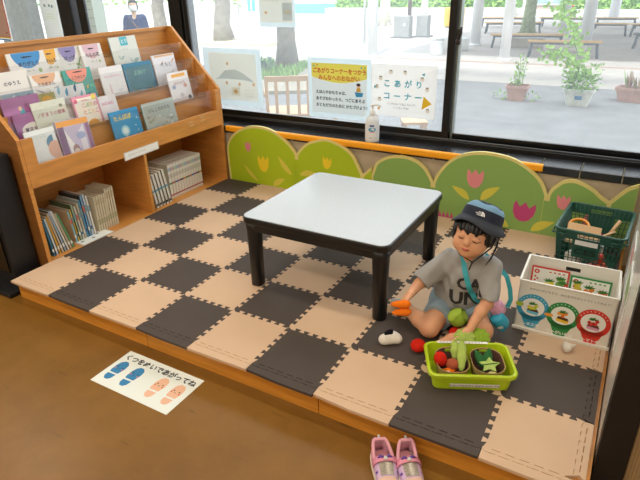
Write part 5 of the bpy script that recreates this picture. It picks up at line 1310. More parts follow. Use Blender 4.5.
for k, (a, b_, nm) in enumerate((((-.035, -.05, .062), (-.018, .07, .108), 'front long'), ((-.05, .01, .066), (-.042, .075, .1), 'rear'))):
    A_, B_ = inb(*a), inb(*b_); g = MB(); P_ = []; rr_ = []
    for q in range(13):
        t_ = q / 12; p = A_.lerp(B_, t_) - A_; p.z += .012 * math.sin(PI * t_); P_.append(p); rr_.append((.005 + .0125 * math.sin(PI * min(1, t_ * 1.05)) ** .5) * (1 + .1 * math.cos(t_ * 18)))
    g.tube(P_, rr_, LG, 14, flat=.75); o = g.build('toy_bean_pod', loc=A_); tag(o, '%s light green felt bean pod leaning out of the lime basket' % nm, 'toy bean pod', 'felt bean pods')
for k, (x, y, rz, L2, nm) in enumerate(((.045, .015, 35, .075, 'left'), (.072, .022, -20, .08, 'right'))):
    g = MB(); g.M = Matrix.Rotation(R(38), 4, 'X'); P_ = [(0, -.04 + .08 * q / 8, 0) for q in range(9)]; g.tube(P_, [.003, .012, .017, .019, .019, .017, .013, .008, .003], DG, 14, flat=.7)
    o = g.build('toy_pepper', loc=inb(x, y, .066)); o.rotation_euler = (0, 0, BA + R(rz)); tag(o, 'dark green felt pepper in the brown-lined pot, %s of the pair' % nm, 'toy pepper', 'dark green felt peppers')
g = MB(); star = []
for k in range(10):
    q = R(36 * k + 10); r_ = .034 if k % 2 == 0 else .018; star.append((r_ * math.cos(q) * 1.15, r_ * math.sin(q)))
g.prism(star, Matrix(), .005, felt('star_green', '#a6bf68')); g.tube([(-.03, 0, .0012), (.03, .004, .0012)], .0015, DG, 6)
o = g.build('toy_leaf', loc=inb(.07, -.022, .072)); o.rotation_euler = (R(18), R(-6), BA); tag(o, 'pale green star-shaped felt leaf lying on the peppers', 'toy leaf')
for k, (x, y, m_, nm) in enumerate(((-.088, .03, DG, 'dark green felt piece behind the tall tomato'), (.08, -.05, CRM, 'cream felt scrap at the front of the right felt pot'), (.035, -.045, DG, 'dark green felt piece at the front left of the right felt pot'))):
    g = MB(); g.ball((0, 0, 0), (.022, .016, .014), m_, 14, 10, noise=.08); o = g.build('toy_vegetable', loc=inb(x, y, .045)); tag(o, nm, 'toy vegetable')

# ------------------------------------------------------------------ pink sneakers
PKF = mat('pink_sneaker', '#d9a2b4', .5, var=.04, vscale=40); PKD = mat('pink_strap', '#d98aa0', .5); LAV = mat('lavender_leather', '#c9a9c9', .4); SOLE = mat('cream_sole', '#d9cdb9', .6); PUR = mat('purple_trim', '#5b3a94', .5); GLIT = mat('silver_glitter', '#a39a8c', .35, metal=.5, var=.5, vscale=400); PEA = mat('peach_mesh', '#dcb6a2', .7, bump=.3, bscale=900)
def shoe(loc, ang, flip, label):
    sh_ = empty('sneaker', loc, ang, label, 'shoe', 'pair of pink sneakers')
    L = .168
    def wid(t): return 1.2 * (.024 + .011 * math.sin(PI * min(1, max(0, (t - .05) / .95)) ** .75)) * (1 if t > .08 else .55 + .45 * (t / .08) ** .5) * (1 if t < .9 else math.sqrt(max(.02, 1 - ((t - .9) / .1) ** 2)) * .999 + .0)
    def bend(t): return flip * .008 * math.sin(PI * t) + flip * .004 * t
    N, K = 22, 22
    g = MB()     # sole
    rings = []
    for z_, e in ((0, .94), (.003, 1.0), (.016, 1.03), (.021, 1.0)):
        ring_ = []
        for k in range(N): t = k / (N - 1); ring_.append((bend(t) + wid(t) * e, -t * L, z_ + (.006 * (t - .8) / .2 if t > .8 else 0)))
        for k in range(N - 1, -1, -1): t = k / (N - 1); ring_.append((bend(t) - wid(t) * e, -t * L, z_ + (.006 * (t - .8) / .2 if t > .8 else 0)))
        rings.append(ring_)
    n = 2 * N; vs = [p for r_ in rings for p in r_]
    fs = [(i * n + k, i * n + (k + 1) % n, (i + 1) * n + (k + 1) % n, (i + 1) * n + k) for i in range(3) for k in range(n)] + [list(range(n))[::-1], list(range(3 * n, 4 * n))]
    g.add([(v[0], v[1], v[2]) for v in vs], fs, SOLE, True); g.build('sole', sh_)
    # upper: cross sections, open between t=.06 and .42
    def topz(t): 
        if t < .1: return .075 - .1 * abs(t - .02)
        if t < .45: return .066 - .03 * math.sin(PI * (t - .1) / .7)
        return .058 - .028 * ((t - .45) / .55) ** .9
    g = MB(); vs = []; K = 17
    for i in range(N):
        t = i / (N - 1); w = wid(t) * .96; h_ = topz(t) if t < .93 else topz(t) * (1 - ((t - .93) / .07) ** 2 * .55); op = 0 if t > .45 else 1
        for k in range(K):
            q = k / (K - 1)
            if op:      # two walls with gap: sweep angle up to the collar and stop
                a_ = (q * 2 - 1); s_ = 1 if a_ >= 0 else -1; f_ = 1 - abs(a_)      # 0 outer bottom -> 1 top
                lim = .5
                ang_ = f_ * lim * PI / 2
                x = s_ * w * math.cos(ang_) ** .8; z_ = .018 + (h_ - .018) * math.sin(ang_) / math.sin(lim * PI / 2)
            else:
                ang_ = q * PI; x = -w * math.cos(ang_) * (1 if True else 0); x = -x if False else x; x = -w * math.copysign(abs(math.cos(ang_)) ** .8, math.cos(ang_)); z_ = .018 + (h_ - .018) * math.sin(ang_) ** .8
            if op: x = -abs(x) if q < .5 else abs(x)
            vs.append((bend(t) + x, -t * L, z_))
    mid = (K - 1) // 2
    for i in range(N - 1):
        t = (i + .5) / (N - 1)
        for k in range(K - 1):
            if t < .43 and k in (mid - 1, mid) and t > .05: continue
            f_ = (i * K + k, (i + 1) * K + k, (i + 1) * K + k + 1, i * K + k + 1)
            m_ = PKF if t < .46 else (PEA if (t > .78 and 3 < k < K - 4) else LAV if (k < 4 or k > K - 5) else LAV)
            if t > .9: m_ = PKF
            if .6 < t < .68 and (1 < k < 4 or K - 5 < k < K - 2): m_ = PUR
            mi = g._m(m_)
            if i == 0 and k == 0: g.v = [Vector(p) for p in vs]
            g.f.append(list(f_)); g.mi.append(mi); g.sm.append(True)
    # heel cap
    g.f.append([k for k in range(K)]); g.mi.append(g._m(PKF)); g.sm.append(True)
    up_ = g.build('upper', sh_); so = up_.modifiers.new('s', 'SOLIDIFY'); so.thickness = .004; so.offset = -1
    g = MB()     # padded collar
    col_ = []
    for t in [.03 + .4 * q / 10 for q in range(11)]: col_.append((bend(t) - wid(t) * .74, -t * L, topz(t) + .0))
    for t in [.43 - .4 * q / 10 for q in range(11)]: col_.append((bend(t) + wid(t) * .74, -t * L, topz(t) + .0))
    g.tube(col_ + [col_[0]], .0062, mat('collar_pink', '#e0a0ac', .7), 8, caps=False); g.tube([(bend(0), .0, .062), (bend(0), .003, .076), (bend(0), -.002, .082)], [.011, .010, .007], C('#b9b6ae', .6), 8, flat=.5); g.build('collar', sh_)
    g = MB(); t = .24; g.rbox((bend(.25), -.25 * L + .0, .026), (.04, .07, .004), .015, mat('insole_pink', '#c98a92', .8), 4); g.build('insole', sh_)
    g = MB(); tg = []   # glitter tongue patch following the top
    for i in range(7):
        t = .47 + .27 * i / 6
        for k in range(5):
            a_ = R(90 + (k - 2) * 18); w = wid(t) * .96; tg.append((bend(t) - w * math.cos(a_), -t * L, .0205 + (topz(t) - .018) * math.sin(a_) ** .8))
    g.add(tg, [(i * 5 + k, i * 5 + k + 1, (i + 1) * 5 + k + 1, (i + 1) * 5 + k) for i in range(6) for k in range(4)], GLIT, True); g.build('glitter_patch', sh_)
    for t0, nm, m_, wdt in ((.44, 'strap', PKD, .018),):
        g = MB(); vs = []
        for j in range(3):
            t = t0 + (j - 1) * wdt / L / 1.6
            for k in range(13):
                a_ = PI * (.08 + .84 * k / 12); w = wid(t); vs.append((bend(t) - w * math.copysign(abs(math.cos(a_)) ** .8, math.cos(a_)) * 1.03, -t * L, .022 + (max(topz(t), .056) - .016) * math.sin(a_) ** .8))
        g.add(vs, [(j * 13 + k, j * 13 + k + 1, (j + 1) * 13 + k + 1, (j + 1) * 13 + k) for j in range(2) for k in range(12)], m_, True)
        for s_ in (-1, 1): g.tube([(bend(t0) + s_ * .006, -t0 * L + .004, .0635), (bend(t0) + s_ * .014, -t0 * L + .007, .0625), (bend(t0) + s_ * .022, -t0 * L + .005, .058)], [.0015, .003, .0015], PUR, 6)
        g.ball((bend(t0) + .001, -t0 * L - .002, .0635), (.005, .006, .002), C('#c9c9bd', .4)); o_ = g.build(nm, sh_); so = o_.modifiers.new('s', 'SOLIDIFY'); so.thickness = .002; so.offset = 1
    return sh_
shoe((2.083, -.058, FLOORZ), R(33), 1, 'pink and lavender child sneaker on the floor, left one of the pair')
shoe((2.163, -.018, FLOORZ), R(37), -1, 'pink and lavender child sneaker on the floor, right one of the pair')

# ------------------------------------------------------------------ outdoors
def ground_mat(name, c1, c2, sc, rough=.9):
    m = mat(name, c1, rough, var=.12, vscale=sc, bump=.3, bscale=60); return m
ASP = mat('asphalt', '#7e7f80', .9, var=.12, vscale=3, bump=.5, bscale=80); PAV = mat('plaza_paving', '#a39f9b', .9, var=.08, vscale=2.5)
f = MB(); f.bx((-40, 2.12, GZ - .1), (30, 8.25, GZ), ASP); struct(f.build('ground_asphalt'))
f = MB(); f.bx((-40, 8.25, GZ - .1), (30, 8.75, GZ + .004), mat('pale_kerb', '#aaa59d', .9, var=.06)); struct(f.build('ground_kerb'))
f = MB(); f.bx((-40, 8.75, GZ - .1), (30, 60, GZ), PAV); struct(f.build('ground_plaza'))
f = MB(); f.bx((-3.2, 10.6, GZ - .02), (30, 10.75, GZ + .004), mat('rust_channel', '#9b8578', .9, var=.2, vscale=6)); struct(f.build('ground_channel'))
LV = [mat('leaf_a', '#7fae4a', .6), mat('leaf_b', '#9cc960', .6), mat('leaf_c', '#5d8f3a', .6)]
for m_ in LV:
    m_.node_tree.nodes['Principled BSDF'].inputs['Transmission Weight'].default_value = 0
def foliage(g, c, r_, n, L, rr_=rnd, mats=LV, up=.3, shell=.6):
    for _ in range(n):
        d = Vector((rr_.gauss(0, 1), rr_.gauss(0, 1), rr_.gauss(0, 1))).normalized(); q = shell + (1 - shell) * rr_.random()
        p = Vector(c) + Vector((d.x * r_[0], d.y * r_[1], d.z * r_[2])) * q
        g.leaf(p, d + Vector((0, 0, up)) + Vector((rr_.uniform(-.5, .5), rr_.uniform(-.5, .5), rr_.uniform(-.3, .3))), (rr_.uniform(-1, 1), rr_.uniform(-1, 1), 1), L * rr_.uniform(.6, 1.3), L * .6, rr_.choice(mats))
f = MB(); f.bx((-22, 1.98, 2.6), (24, 2.12, 9.4), WALLM); f.bx((-22, 1.98, GZ), (XL, 2.12, 2.6), WALLM); f.bx((XR, 1.98, GZ), (24, 2.12, 2.6), WALLM); struct(f.build('wall_outer_facade'))
f = MB(); f.bx((-2.2, 9.2, 2.95), (9, 23.0, 3.1), C('#d9dadb', .8))
for k in range(6): f.bx((-2.2, 9.8 + 2.4 * k, 2.8), (9, 9.95 + 2.4 * k, 2.95), C('#cfd2d4', .8))
o = f.build('shelter_roof'); tag(o, 'flat pale shelter roof carried by the white columns over the benches outside', 'roof')
# planters
def planter(loc, w0, w1, dpt, h, m_, label, sticker=None, rot=0):
    p = empty('planter', loc, rot, label, 'plant pot'); g = MB(); r0, r1 = rrect(w0, dpt * .75, .03, 3), rrect(w1, dpt, .04, 3); n = len(r0)
    R_ = [[(q[0], q[1], 0) for q in r0], [(q[0], q[1], h - .035) for q in rrect(w1 - .03, dpt - .03, .035, 3)], [(q[0], q[1], h - .035) for q in r1], [(q[0], q[1], h) for q in r1], [(q[0] * .93, q[1] * .88, h) for q in r1], [(q[0] * .9, q[1] * .84, h - .05) for q in r1]]
    vs = [v for r_ in R_ for v in r_]; g.add(vs, [(i * n + k, i * n + (k + 1) % n, (i + 1) * n + (k + 1) % n, (i + 1) * n + k) for i in range(5) for k in range(n)] + [list(range(n))[::-1]], m_)
    if sticker: g.box((.01, -dpt / 2 * .9, h * .52), (.09, .006, .05), C(sticker, .5), (.2, 0, 0))
    g.build('pot', p)
    g = MB(); g.rbox((0, 0, h - .05), (w1 * .9, dpt * .84, .01), .03, C('#5c4a3a', .9)); g.build('soil', p)
    return p
TER = mat('terracotta', '#b9938a', .8, var=.1, vscale=12); WPOT = mat('white_pot', '#c9cdc9', .7, var=.15, vscale=14)
p1 = planter((1.108, 6.93, GZ), .2, .31, .26, .21, TER, 'small terracotta planter with thin seedlings outside, left of the bushy planter')
g = MB(); r1 = random.Random(11)
for k in range(7):
    x, y = r1.uniform(-.09, .09), r1.uniform(-.06, .06); hh_ = r1.uniform(.15, .36) if k else .4; g.tube([(x, y, .17), (x + r1.uniform(-.02, .02), y, .17 + hh_ * .6), (x + r1.uniform(-.05, .05), y, .17 + hh_)], .004, LV[2], 5)
    foliage(g, (x, y, .2 + hh_ * .6), (.05, .05, hh_ * .5), 22, .045, r1)
for s_ in (-1, 1): foliage(g, (s_ * .22, -.02, .06), (.09, .06, .05), 26, .045, r1)
g.build('seedlings', p1)
p2 = planter((1.92, 6.88, GZ), .27, .4, .28, .225, WPOT, 'off-white planter of bushy bright green leaves with a tall vine outside the right window', '#4a7fae')
g = MB(); r1 = random.Random(12); foliage(g, (0, 0, .3), (.25, .2, .15), 620, .05, r1, shell=.3); 
for k in range(12):
    x = r1.uniform(-.2, .2); foliage(g, (x, 0, .45), (.05, .05, .1), 12, .04, r1)
g.build('bushy_leaves', p2)
g = MB(); r1 = random.Random(13)
vine = [(-.03, 0, .22), (-.06, .02, .55), (-.14, .0, .75), (-.2, .0, .95), (-.33, 0, 1.1), (-.36, 0, 1.25), (-.42, 0, 1.45)]
g.tube(vine, [.006] * 7, LV[2], 5); g.tube([(-.14, 0, .75), (-.3, 0, .72), (-.48, 0, .7)], .004, LV[2], 5); g.tube([(-.06, 0, .5), (-.25, 0, .55), (-.42, 0, .62)], .004, LV[2], 5)
def dl(c, n, r_, L=.07):
    for _ in range(n):
        q = Vector(c) + Vector((r1.gauss(0, r_[0]), r1.gauss(0, .05), r1.gauss(0, r_[1]))); g.leaf(q, (r1.uniform(-1, 1), r1.uniform(-.6, .2), r1.uniform(-1, .4)), (r1.uniform(-.3, .3), -1, .3), L * r1.uniform(.7, 1.25), L * .75, r1.choice(LV[:2]))
for c_, n_, r_ in (((-.06, 0, .5), 30, (.07, .08)), ((-.18, 0, .62), 44, (.1, .06)), ((-.4, 0, .66), 38, (.09, .05)), ((-.14, 0, .8), 26, (.06, .07)), ((-.3, 0, 1.08), 44, (.08, .08)), ((-.4, 0, 1.25), 30, (.08, .08)), ((-.25, 0, 1.3), 20, (.07, .06)), ((-.18, 0, .95), 18, (.05, .08))): dl(c_, n_, r_)
g.ball((-.25, 0, 1.24), .014, C('#e8542c', .5), 8, 6); g.ball((-.27, 0, 1.14), .012, C('#e8542c', .5), 8, 6)
g.build('climbing_vine', p2)
p3 = planter((2.545, 7.42, GZ), .3, .42, .28, .19, TER, 'terracotta trough with dry upright leaves outside at the right edge', rot=R(-12))
g = MB(); r1 = random.Random(14)
for k in range(34):
    x, y = r1.uniform(-.13, .13), r1.uniform(-.07, .07); g.leaf((x, y, .15), (r1.uniform(-.25, .25), r1.uniform(-.2, .2), 1), (0, 1, 0), r1.uniform(.15, .3), .02, r1.choice([LV[0], C('#a98f78', .7), C('#8c6f5c', .7)]))
g.build('dry_leaves', p3)
# white columns
WCOL = mat('white_column', '#dfe3e8', .7)
def column(x, y, w, label, pipe=False, top=3.2, m_=None, name='column', group='white columns of the shelter outside'):
    g = MB(); g.tube([(0, 0, 0), (0, 0, top)], w / 2, m_ or WCOL, 20); g.lathe([(w * .62, 0), (w * .62, .03), (w * .5, .04)], m_ or WCOL, 16)
    o = g.build(name, loc=(x, y, GZ)); tag(o, label, 'column', group)
    if pipe: g = MB(); g.tube([(0, 0, .3), (0, 0, top)], .03, C('#cfd4d8', .5), 8); g.tube([(0, 0, .3), (.12, 0, .32)], .025, C('#cfd4d8', .5), 8); g.build('drainpipe', o, loc=(-.2, 0, 0))
column(-.014, 11.13, .21, 'white round column outside, nearest one in the middle of the right window')
column(1.158, 15.0, .3, 'white round column outside behind the front bench, right of the vine')
column(-1.375, 13.84, .26, 'white round column outside just right of the black window stile')
column(1.22, 23.9, .36, 'distant white round column outside before the hedge at the right')
column(-2.86, 10.6, .24, 'white column with drainpipe outside between the two lettered posters', True)
column(-4.78, 19.3, .24, 'slender white column outside left of the yellow box')
column(-4.12, 16.1, .12, 'thin dark brown pole outside beside the grey stone blocks', m_=C('#5a4a48', .6), name='pole', group=None)
column(.35, 17.0, .26, 'white round column outside seen behind the climbing vine')
column(-10.2, 8.9, .3, 'pale column outside left of the tan window poster')
# benches
STEEL = mat('dark_steel', '#4a5966', .5); SLAT = mat('tan_slat', '#c9a36e', .6); DSL = mat('dark_slat', '#4c5052', .7)
def bench(x0, y0, x1, y1, h, label, slat=SLAT):
    c = Vector(((x0 + x1) / 2, (y0 + y1) / 2, GZ)); L = math.hypot(x1 - x0, y1 - y0); a = math.atan2(y1 - y0, x1 - x0)
    b_ = empty('bench', c, a, label, 'bench', 'benches under the shelter outside')
    g = MB(); dp = .34
    for k in range(3): g.box((0, -dp / 3 + k * dp / 3, h - .018), (L + .1, dp / 3 - .015, .03), slat)
    g.build('seat', b_)
    g = MB(); g.box((0, -dp / 2 + .01, h - .05), (L - .02, .03, .04), STEEL); g.box((0, dp / 2 - .01, h - .05), (L - .02, .03, .04), STEEL); g.build('seat_frame', b_)
    for s_ in (-1, 1):
        for t_ in (-1, 1):
            g = MB(); g.tube([(s_ * (L / 2 - .04), t_ * dp * .32, h - .05), (s_ * (L / 2 + .0), t_ * dp * .55, 0)], .028, STEEL, 6); g.build('leg', b_)
    return b_
bench(.335, 11.95, 1.7, 12.1, .335, 'nearest tan bench outside, right of the middle white column')
bench(-.85, 13.48, .75, 13.8, .32, 'tan bench outside passing behind the nearest white column')
bench(-2.0, 17.36, -.4, 17.6, .33, 'long tan bench outside left of the tree, front one of the pair')
bench(-2.75, 19.7, -1.3, 19.9, .33, 'tan bench outside left of the tree, rear one of the pair')
bench(.63, 17.3, 1.97, 17.35, .34, 'tan bench outside at the right in front of the far column')
bench(.95, 20.0, 2.1, 20.1, .33, 'far tan bench outside close to the hedge at the right')
bench(-.775, 20.0, .65, 19.9, .33, 'far tan bench outside right of the tree')
bench(2.1, 17.25, 3.3, 17.3, .34, 'tan bench outside cut by the right edge of the picture')
bench(2.3, 14.2, 3.5, 14.15, .34, 'dark bench outside at the right edge of the picture', DSL)
# grey stone blocks, yellow box and white stools
for k, (x, y, w, h, lab) in enumerate(((-3.98, 15.25, .5, .62, 'grey stone block outside, larger left one of the pair'), (-3.5, 15.7, .36, .62, 'grey stone block outside, narrower right one of the pair'))):
    g = MB(); g.box((0, 0, h / 2), (w, .3, h), mat('grey_stone', '#86898a', .8, var=.15, vscale=9)); g.box((0, 0, .02), (w + .16, .42, .04), mat('dark_stone', '#5f6466', .8)); 
    if k == 0: g.box((.1, -.155, .38), (.07, .01, .06), C('#cfe3ec', .4))
    o = g.build('stone_block', loc=(x, y, GZ), bevel=.01); tag(o, lab, 'stone block')
g = MB(); g.box((0, 0, .36), (.62, .4, .62), mat('yellow_box', '#d9b04a', .6)); g.box((0, 0, .02), (.5, .3, .06), C('#8a8f90', .6)); g.box((0, -.205, .36), (.5, .01, .5), C('#c9a03f', .6)); o = g.build('yellow_cabinet', loc=(-3.65, 19.3, GZ), bevel=.01); tag(o, 'yellow box standing outside left of the black window stile', 'box')
for k, (x, y) in enumerate(((-1.67, 11.6), (-1.95, 12.5), (-1.35, 12.6))):
    g = MB(); g.lathe([(.15, 0), (.16, .02), (.15, .26), (.14, .28)], mat('white_stool', '#c9ced2', .7), 20); o = g.build('white_stool', loc=(x, y, GZ)); tag(o, ['front', 'left rear', 'right rear'][k] + ' white round stool outside left of the black window stile', 'stool', 'white round stools outside')
# wooden chairs right outside the glass
WCH = mat('pale_wood', '#c9a070', .5, var=.06, vscale=8, stretch=(1, 1, .2))
def chair(x, y, rz, w, posts, label):
    c = empty('wooden_chair', (x, y, GZ), rz, label, 'chair', 'pale wooden chairs outside'); H_ = .8
    g = MB(); P_ = [(-w / 2 + w * q / 8, .02 * math.sin(PI * q / 8), 0) for q in range(9)]
    g.prism([(p[0], H_ - .05) for p in P_] + [(p[0], H_) for p in P_[::-1]], frame((0, -.012, 0), (1, 0, 0), (0, 0, 1)), .025, WCH); g.build('top_rail', c, bevel=.006)
    for u, pw in posts: g = MB(); g.box((u * w, 0, (H_ - .05 + .42) / 2), (pw, .018, H_ - .05 - .42), WCH); g.build('slat', c)
    for s_ in (-1, 1):
        g = MB(); g.box((s_ * (w / 2 - .016), 0, H_ / 2 - .02), (.03, .03, H_ - .05), WCH); g.build('leg', c); g = MB(); g.box((s_ * (w / 2 - .02), .4, .21), (.035, .035, .42), WCH); g.build('leg', c)
    g = MB(); g.rbox((0, .2, .43), (w + .02, .44, .025), .05, WCH, 4); g.build('seat', c, bevel=.006)
    g = MB(); g.tube([(-w / 2, .0, .62), (-w / 2 - .02, .2, .64), (-w / 2 - .02, .38, .62)], .018, WCH, 8, flat=.6); g.tube([(w / 2, .0, .62), (w / 2 + .02, .2, .64), (w / 2 + .02, .38, .62)], .018, WCH, 8, flat=.6); g.build('armrest', c)
chair(-.315, 3.13, R(30), .43, ((-.25, .03), (.0, .03), (.25, .03)), 'pale wooden chair outside left of the yellow headed poster')
chair(.27, 3.43, R(30), .42, ((-.3, .06), (0, .025), (.25, .03)), 'pale wooden chair outside below the yellow headed poster')
g = MB(); st = empty('wooden_stool', (.76, 3.72, GZ), R(30), 'low pale wooden stool outside below the blue lettered poster', 'stool')
g.box((0, 0, .345), (.24, .22, .025), WCH); g.build('seat', st, bevel=.004)
for sx in (-1, 1):
    for sy in (-1, 1): g = MB(); g.box((sx * .095, sy * .085, .17), (.03, .03, .335), WCH); g.build('leg', st)
g = MB(); g.box((0, -.085, .2), (.17, .02, .03), WCH); g.box((-.0, .085, .2), (.17, .02, .03), WCH); g.build('stretcher', st)
# trees
BARK = mat('mottled_bark', '#77736a', .9, var=.3, vscale=9, bump=.6, bscale=30)
def tree(x, y, r_, label, h=4.2, seed=1, m_=None):
    t = empty('tree', (x, y, GZ), 0, label, 'tree', 'trees outside'); g = MB(); r1 = random.Random(seed); P_ = [(r1.uniform(-.03, .03) * q, r1.uniform(-.03, .03) * q, h * q / 8) for q in range(9)]
    g.tube(P_, [r_ * 1.45, r_ * 1.02, r_ * .95, r_ * .9, r_ * .85, r_ * .8, r_ * .7, r_ * .6, r_ * .4], m_ or BARK, 14)
    for k in range(5): a_ = r1.uniform(0, 6.28); g.tube([(0, 0, .08), (math.cos(a_) * r_ * 1.5, math.sin(a_) * r_ * 1.5, .03), (math.cos(a_) * r_ * 2.1, math.sin(a_) * r_ * 2.1, -.02)], [r_ * .5, r_ * .35, r_ * .1], m_ or BARK, 8)
    g.build('trunk', t); g = MB(); foliage(g, (0, 0, h + 1.0), (.85, .85, .9), 260, .22, r1, shell=.4); g.build('crown', t)
tree(-3.66, 8.25, .185, 'large mottled tree trunk outside beside the tan window posters', seed=1)
tree(-8.78, 12.6, .25, 'farther tree trunk outside left of the large mottled one', seed=2)
tree(-.65, 16.97, .17, 'mossy tree trunk outside among the benches', seed=3, m_=mat('mossy_bark', '#7f8f6a', .9, var=.35, vscale=10))
tree(-10.8, 12.05, .2, 'tree trunk outside behind the bookshelf to the right of the standing person', seed=4)
tree(-6.6, 19.8, .2, 'pale slim tree outside in front of the hedge', seed=5, m_=mat('pale_bark', '#b9b9a9', .9, var=.15, vscale=8))
# planting beds
g = MB(); bed = [(-4.9, 6.6), (-2.5, 5.9), (-1.3, 6.6), (-3.3, 9.4), (-5.5, 8.4)]; g.prism(bed, Matrix.Translation((0, 0, GZ + .05)), .1, mat('bed_soil', '#9a9382', .95, var=.2)); o = g.build('planting_bed'); tag(o, 'raised planting bed around the large mottled tree outside', 'planting bed')
g = MB(); r1 = random.Random(21)
for _ in range(2600):
    a_, b_ = r1.random(), r1.random(); x = -4.6 + 2.6 * a_; y = 6.8 + 1.9 * b_
    if x > -2.4 - .35 * (y - 6.0): continue
    g.leaf((x, y, GZ + .05), (r1.uniform(-.5, .5), r1.uniform(-.5, .5), 1), (r1.uniform(-1, 1), 1, 0), r1.uniform(.06, .17), .03, r1.choice(LV))
o = g.build('grass'); tag(o, 'green weeds growing around the large mottled tree outside', 'grass', kind='stuff')
g = MB(); r1 = random.Random(22); foliage(g, (0, 0, .17), (.27, .25, .2), 420, .06, r1, [mat('dark_bush', '#4f7a5a', .7), mat('dark_bush2', '#3d6650', .7)], shell=.2); o = g.build('shrub', loc=(-3.62, 7.35, GZ)); tag(o, 'dark green round shrub outside at the foot of the large tree', 'shrub')
g = MB(); g.prism([(-9.5, 11.6), (-6.6, 11.9), (-6.9, 13.4), (-10.0, 13.2)], Matrix.Translation((0, 0, GZ + .06)), .1, mat('bed_dry', '#c3bc96', .95, var=.2)); o = g.build('planting_bed'); tag(o, 'far dry planting bed around the farther tree outside', 'planting bed')
# hedge on a stone wall
STN = mat('stone_wall', '#b4b1aa', .9, var=.2, vscale=3.5, bump=.5, bscale=8)
def hedge(x0, x1, y, ztop, label, zb=.1, n=1800, seed=5, L=.2):
    g = MB(); g.bx((x0, y, zb), (x1, y + 1.2, ztop - .06), mat('hedge_core', '#5c8a3c', .9, var=.4, vscale=5)); r1 = random.Random(seed)
    for _ in range(n):
        x = r1.uniform(x0, x1); z = r1.uniform(zb, ztop); yy = y - r1.uniform(0, .08)
        if r1.random() < .25: z = ztop - .05; yy = y + r1.uniform(0, 1)
        g.leaf((x, yy, z), (r1.uniform(-1, 1), -r1.random(), r1.uniform(-.4, 1)), (0, -1, .4), L * r1.uniform(.6, 1.2), L * .6, r1.choice(LV))
    o = g.build('hedge'); tag(o, label, 'hedge')
hedge(-12.2, -2.9, 26.3, 1.4, 'clipped green hedge outside left of the tree with benches', zb=.05)
hedge(-.9, 7, 27.8, 1.5, 'clipped green hedge outside at the top right', zb=-.1, seed=6)
for (x0, x1, y, z1, lab) in ((-12.4, -2.8, 25.4, .12, 'low pale stone wall under the left hedge outside'), (-2.6, 7, 26.6, -.02, 'low pale stone wall under the right hedge outside')):
    g = MB(); g.bx((x0, y, GZ), (x1, y + .5, z1), STN)
    o = g.build('stone_wall'); tag(o, lab, 'wall')
# low concrete seats between benches
for k, (x, y, w) in enumerate(((-.2, 13.9, 1.0), (.9, 13.3, .9))):
    g = MB(); g.box((0, 0, .1), (w, .4, .2), mat('concrete_block', '#c4c3bf', .9, var=.06)); o = g.build('concrete_block', loc=(x, y, GZ), bevel=.01); tag(o, ['pale concrete block outside beside the nearest column', 'pale concrete block outside behind the nearest bench'][k], 'block')
# far buildings
def building(name, x0, x1, y, z1, m_, label, wins=(), base=None):
    b_ = empty(name, ((x0 + x1) / 2, y, GZ), 0, label, 'building'); cx = (x0 + x1) / 2
    g = MB(); g.bx((x0 - cx, 0, 0), (x1 - cx, 3, z1 - GZ), m_); 
    if base: g.bx((x0 - cx, -.05, 0), (x1 - cx, 0, .5), C(base, .7))
    g.build('wall', b_)
    for (a, b2, c_, d_, mm) in wins:
        g = MB(); g.bx((a - cx, -.06, c_ - GZ), (b2 - cx, -.01, d_ - GZ), C('#e4e8ea', .5)); g.bx((a - cx + .06, -.07, c_ - GZ + .06), (b2 - cx - .06, -.055, d_ - GZ - .06), C(mm, .3))
        g.box(((a + b2) / 2 - cx, -.075, (c_ + d_) / 2 - GZ), (.07, .02, d_ - c_), C('#e4e8ea', .5)); g.build('window', b_)
building('white_building', -17.5, -12.6, 27.5, 4, mat('white_render', '#e9eaec', .8), 'white building with a teal base strip far outside behind the tan poster', ((-15.6, -14.6, .3, 2, '#9fb4bc'), (-14.3, -13.2, .3, 2, '#9fb4bc')), base='#5fae9c')
building('brick_building', -2.75, -.95, 28.5, 4, mat('pinkish_wall', '#b9a49c', .8), 'pinkish building with a white grid window far outside among the benches', ((-2.6, -1.0, .1, 2.6, '#8fa7a9'),))
building('street_building', -19.3, -17.8, 27.4, 5, mat('pale_wall', '#dfe2e0', .8), 'pale building with a teal door far outside above the bookshelf', ((-18.9, -18.2, -.2, 1.8, '#3fae9c'),))
g = MB(); g.bx((-42, 27.2, GZ), (-19.5, 27.4, .25), mat('grey_fence', '#a6a8a4', .9, var=.1, stretch=(6, 1, 1))); o = g.build('boundary_fence'); tag(o, 'grey boundary wall outside behind the standing person', 'wall')
g = MB(); r1 = random.Random(31)
for _ in range(1500): g.leaf((r1.uniform(-42, -19.5), r1.uniform(27.5, 28.3), r1.uniform(.1, 2.6)), (r1.uniform(-1, 1), -1, r1.uniform(-.5, .8)), (0, -1, .5), .3, .22, r1.choice(LV))
o = g.build('shrubs'); tag(o, 'loose green foliage outside above the grey boundary wall', 'shrubs', kind='stuff')
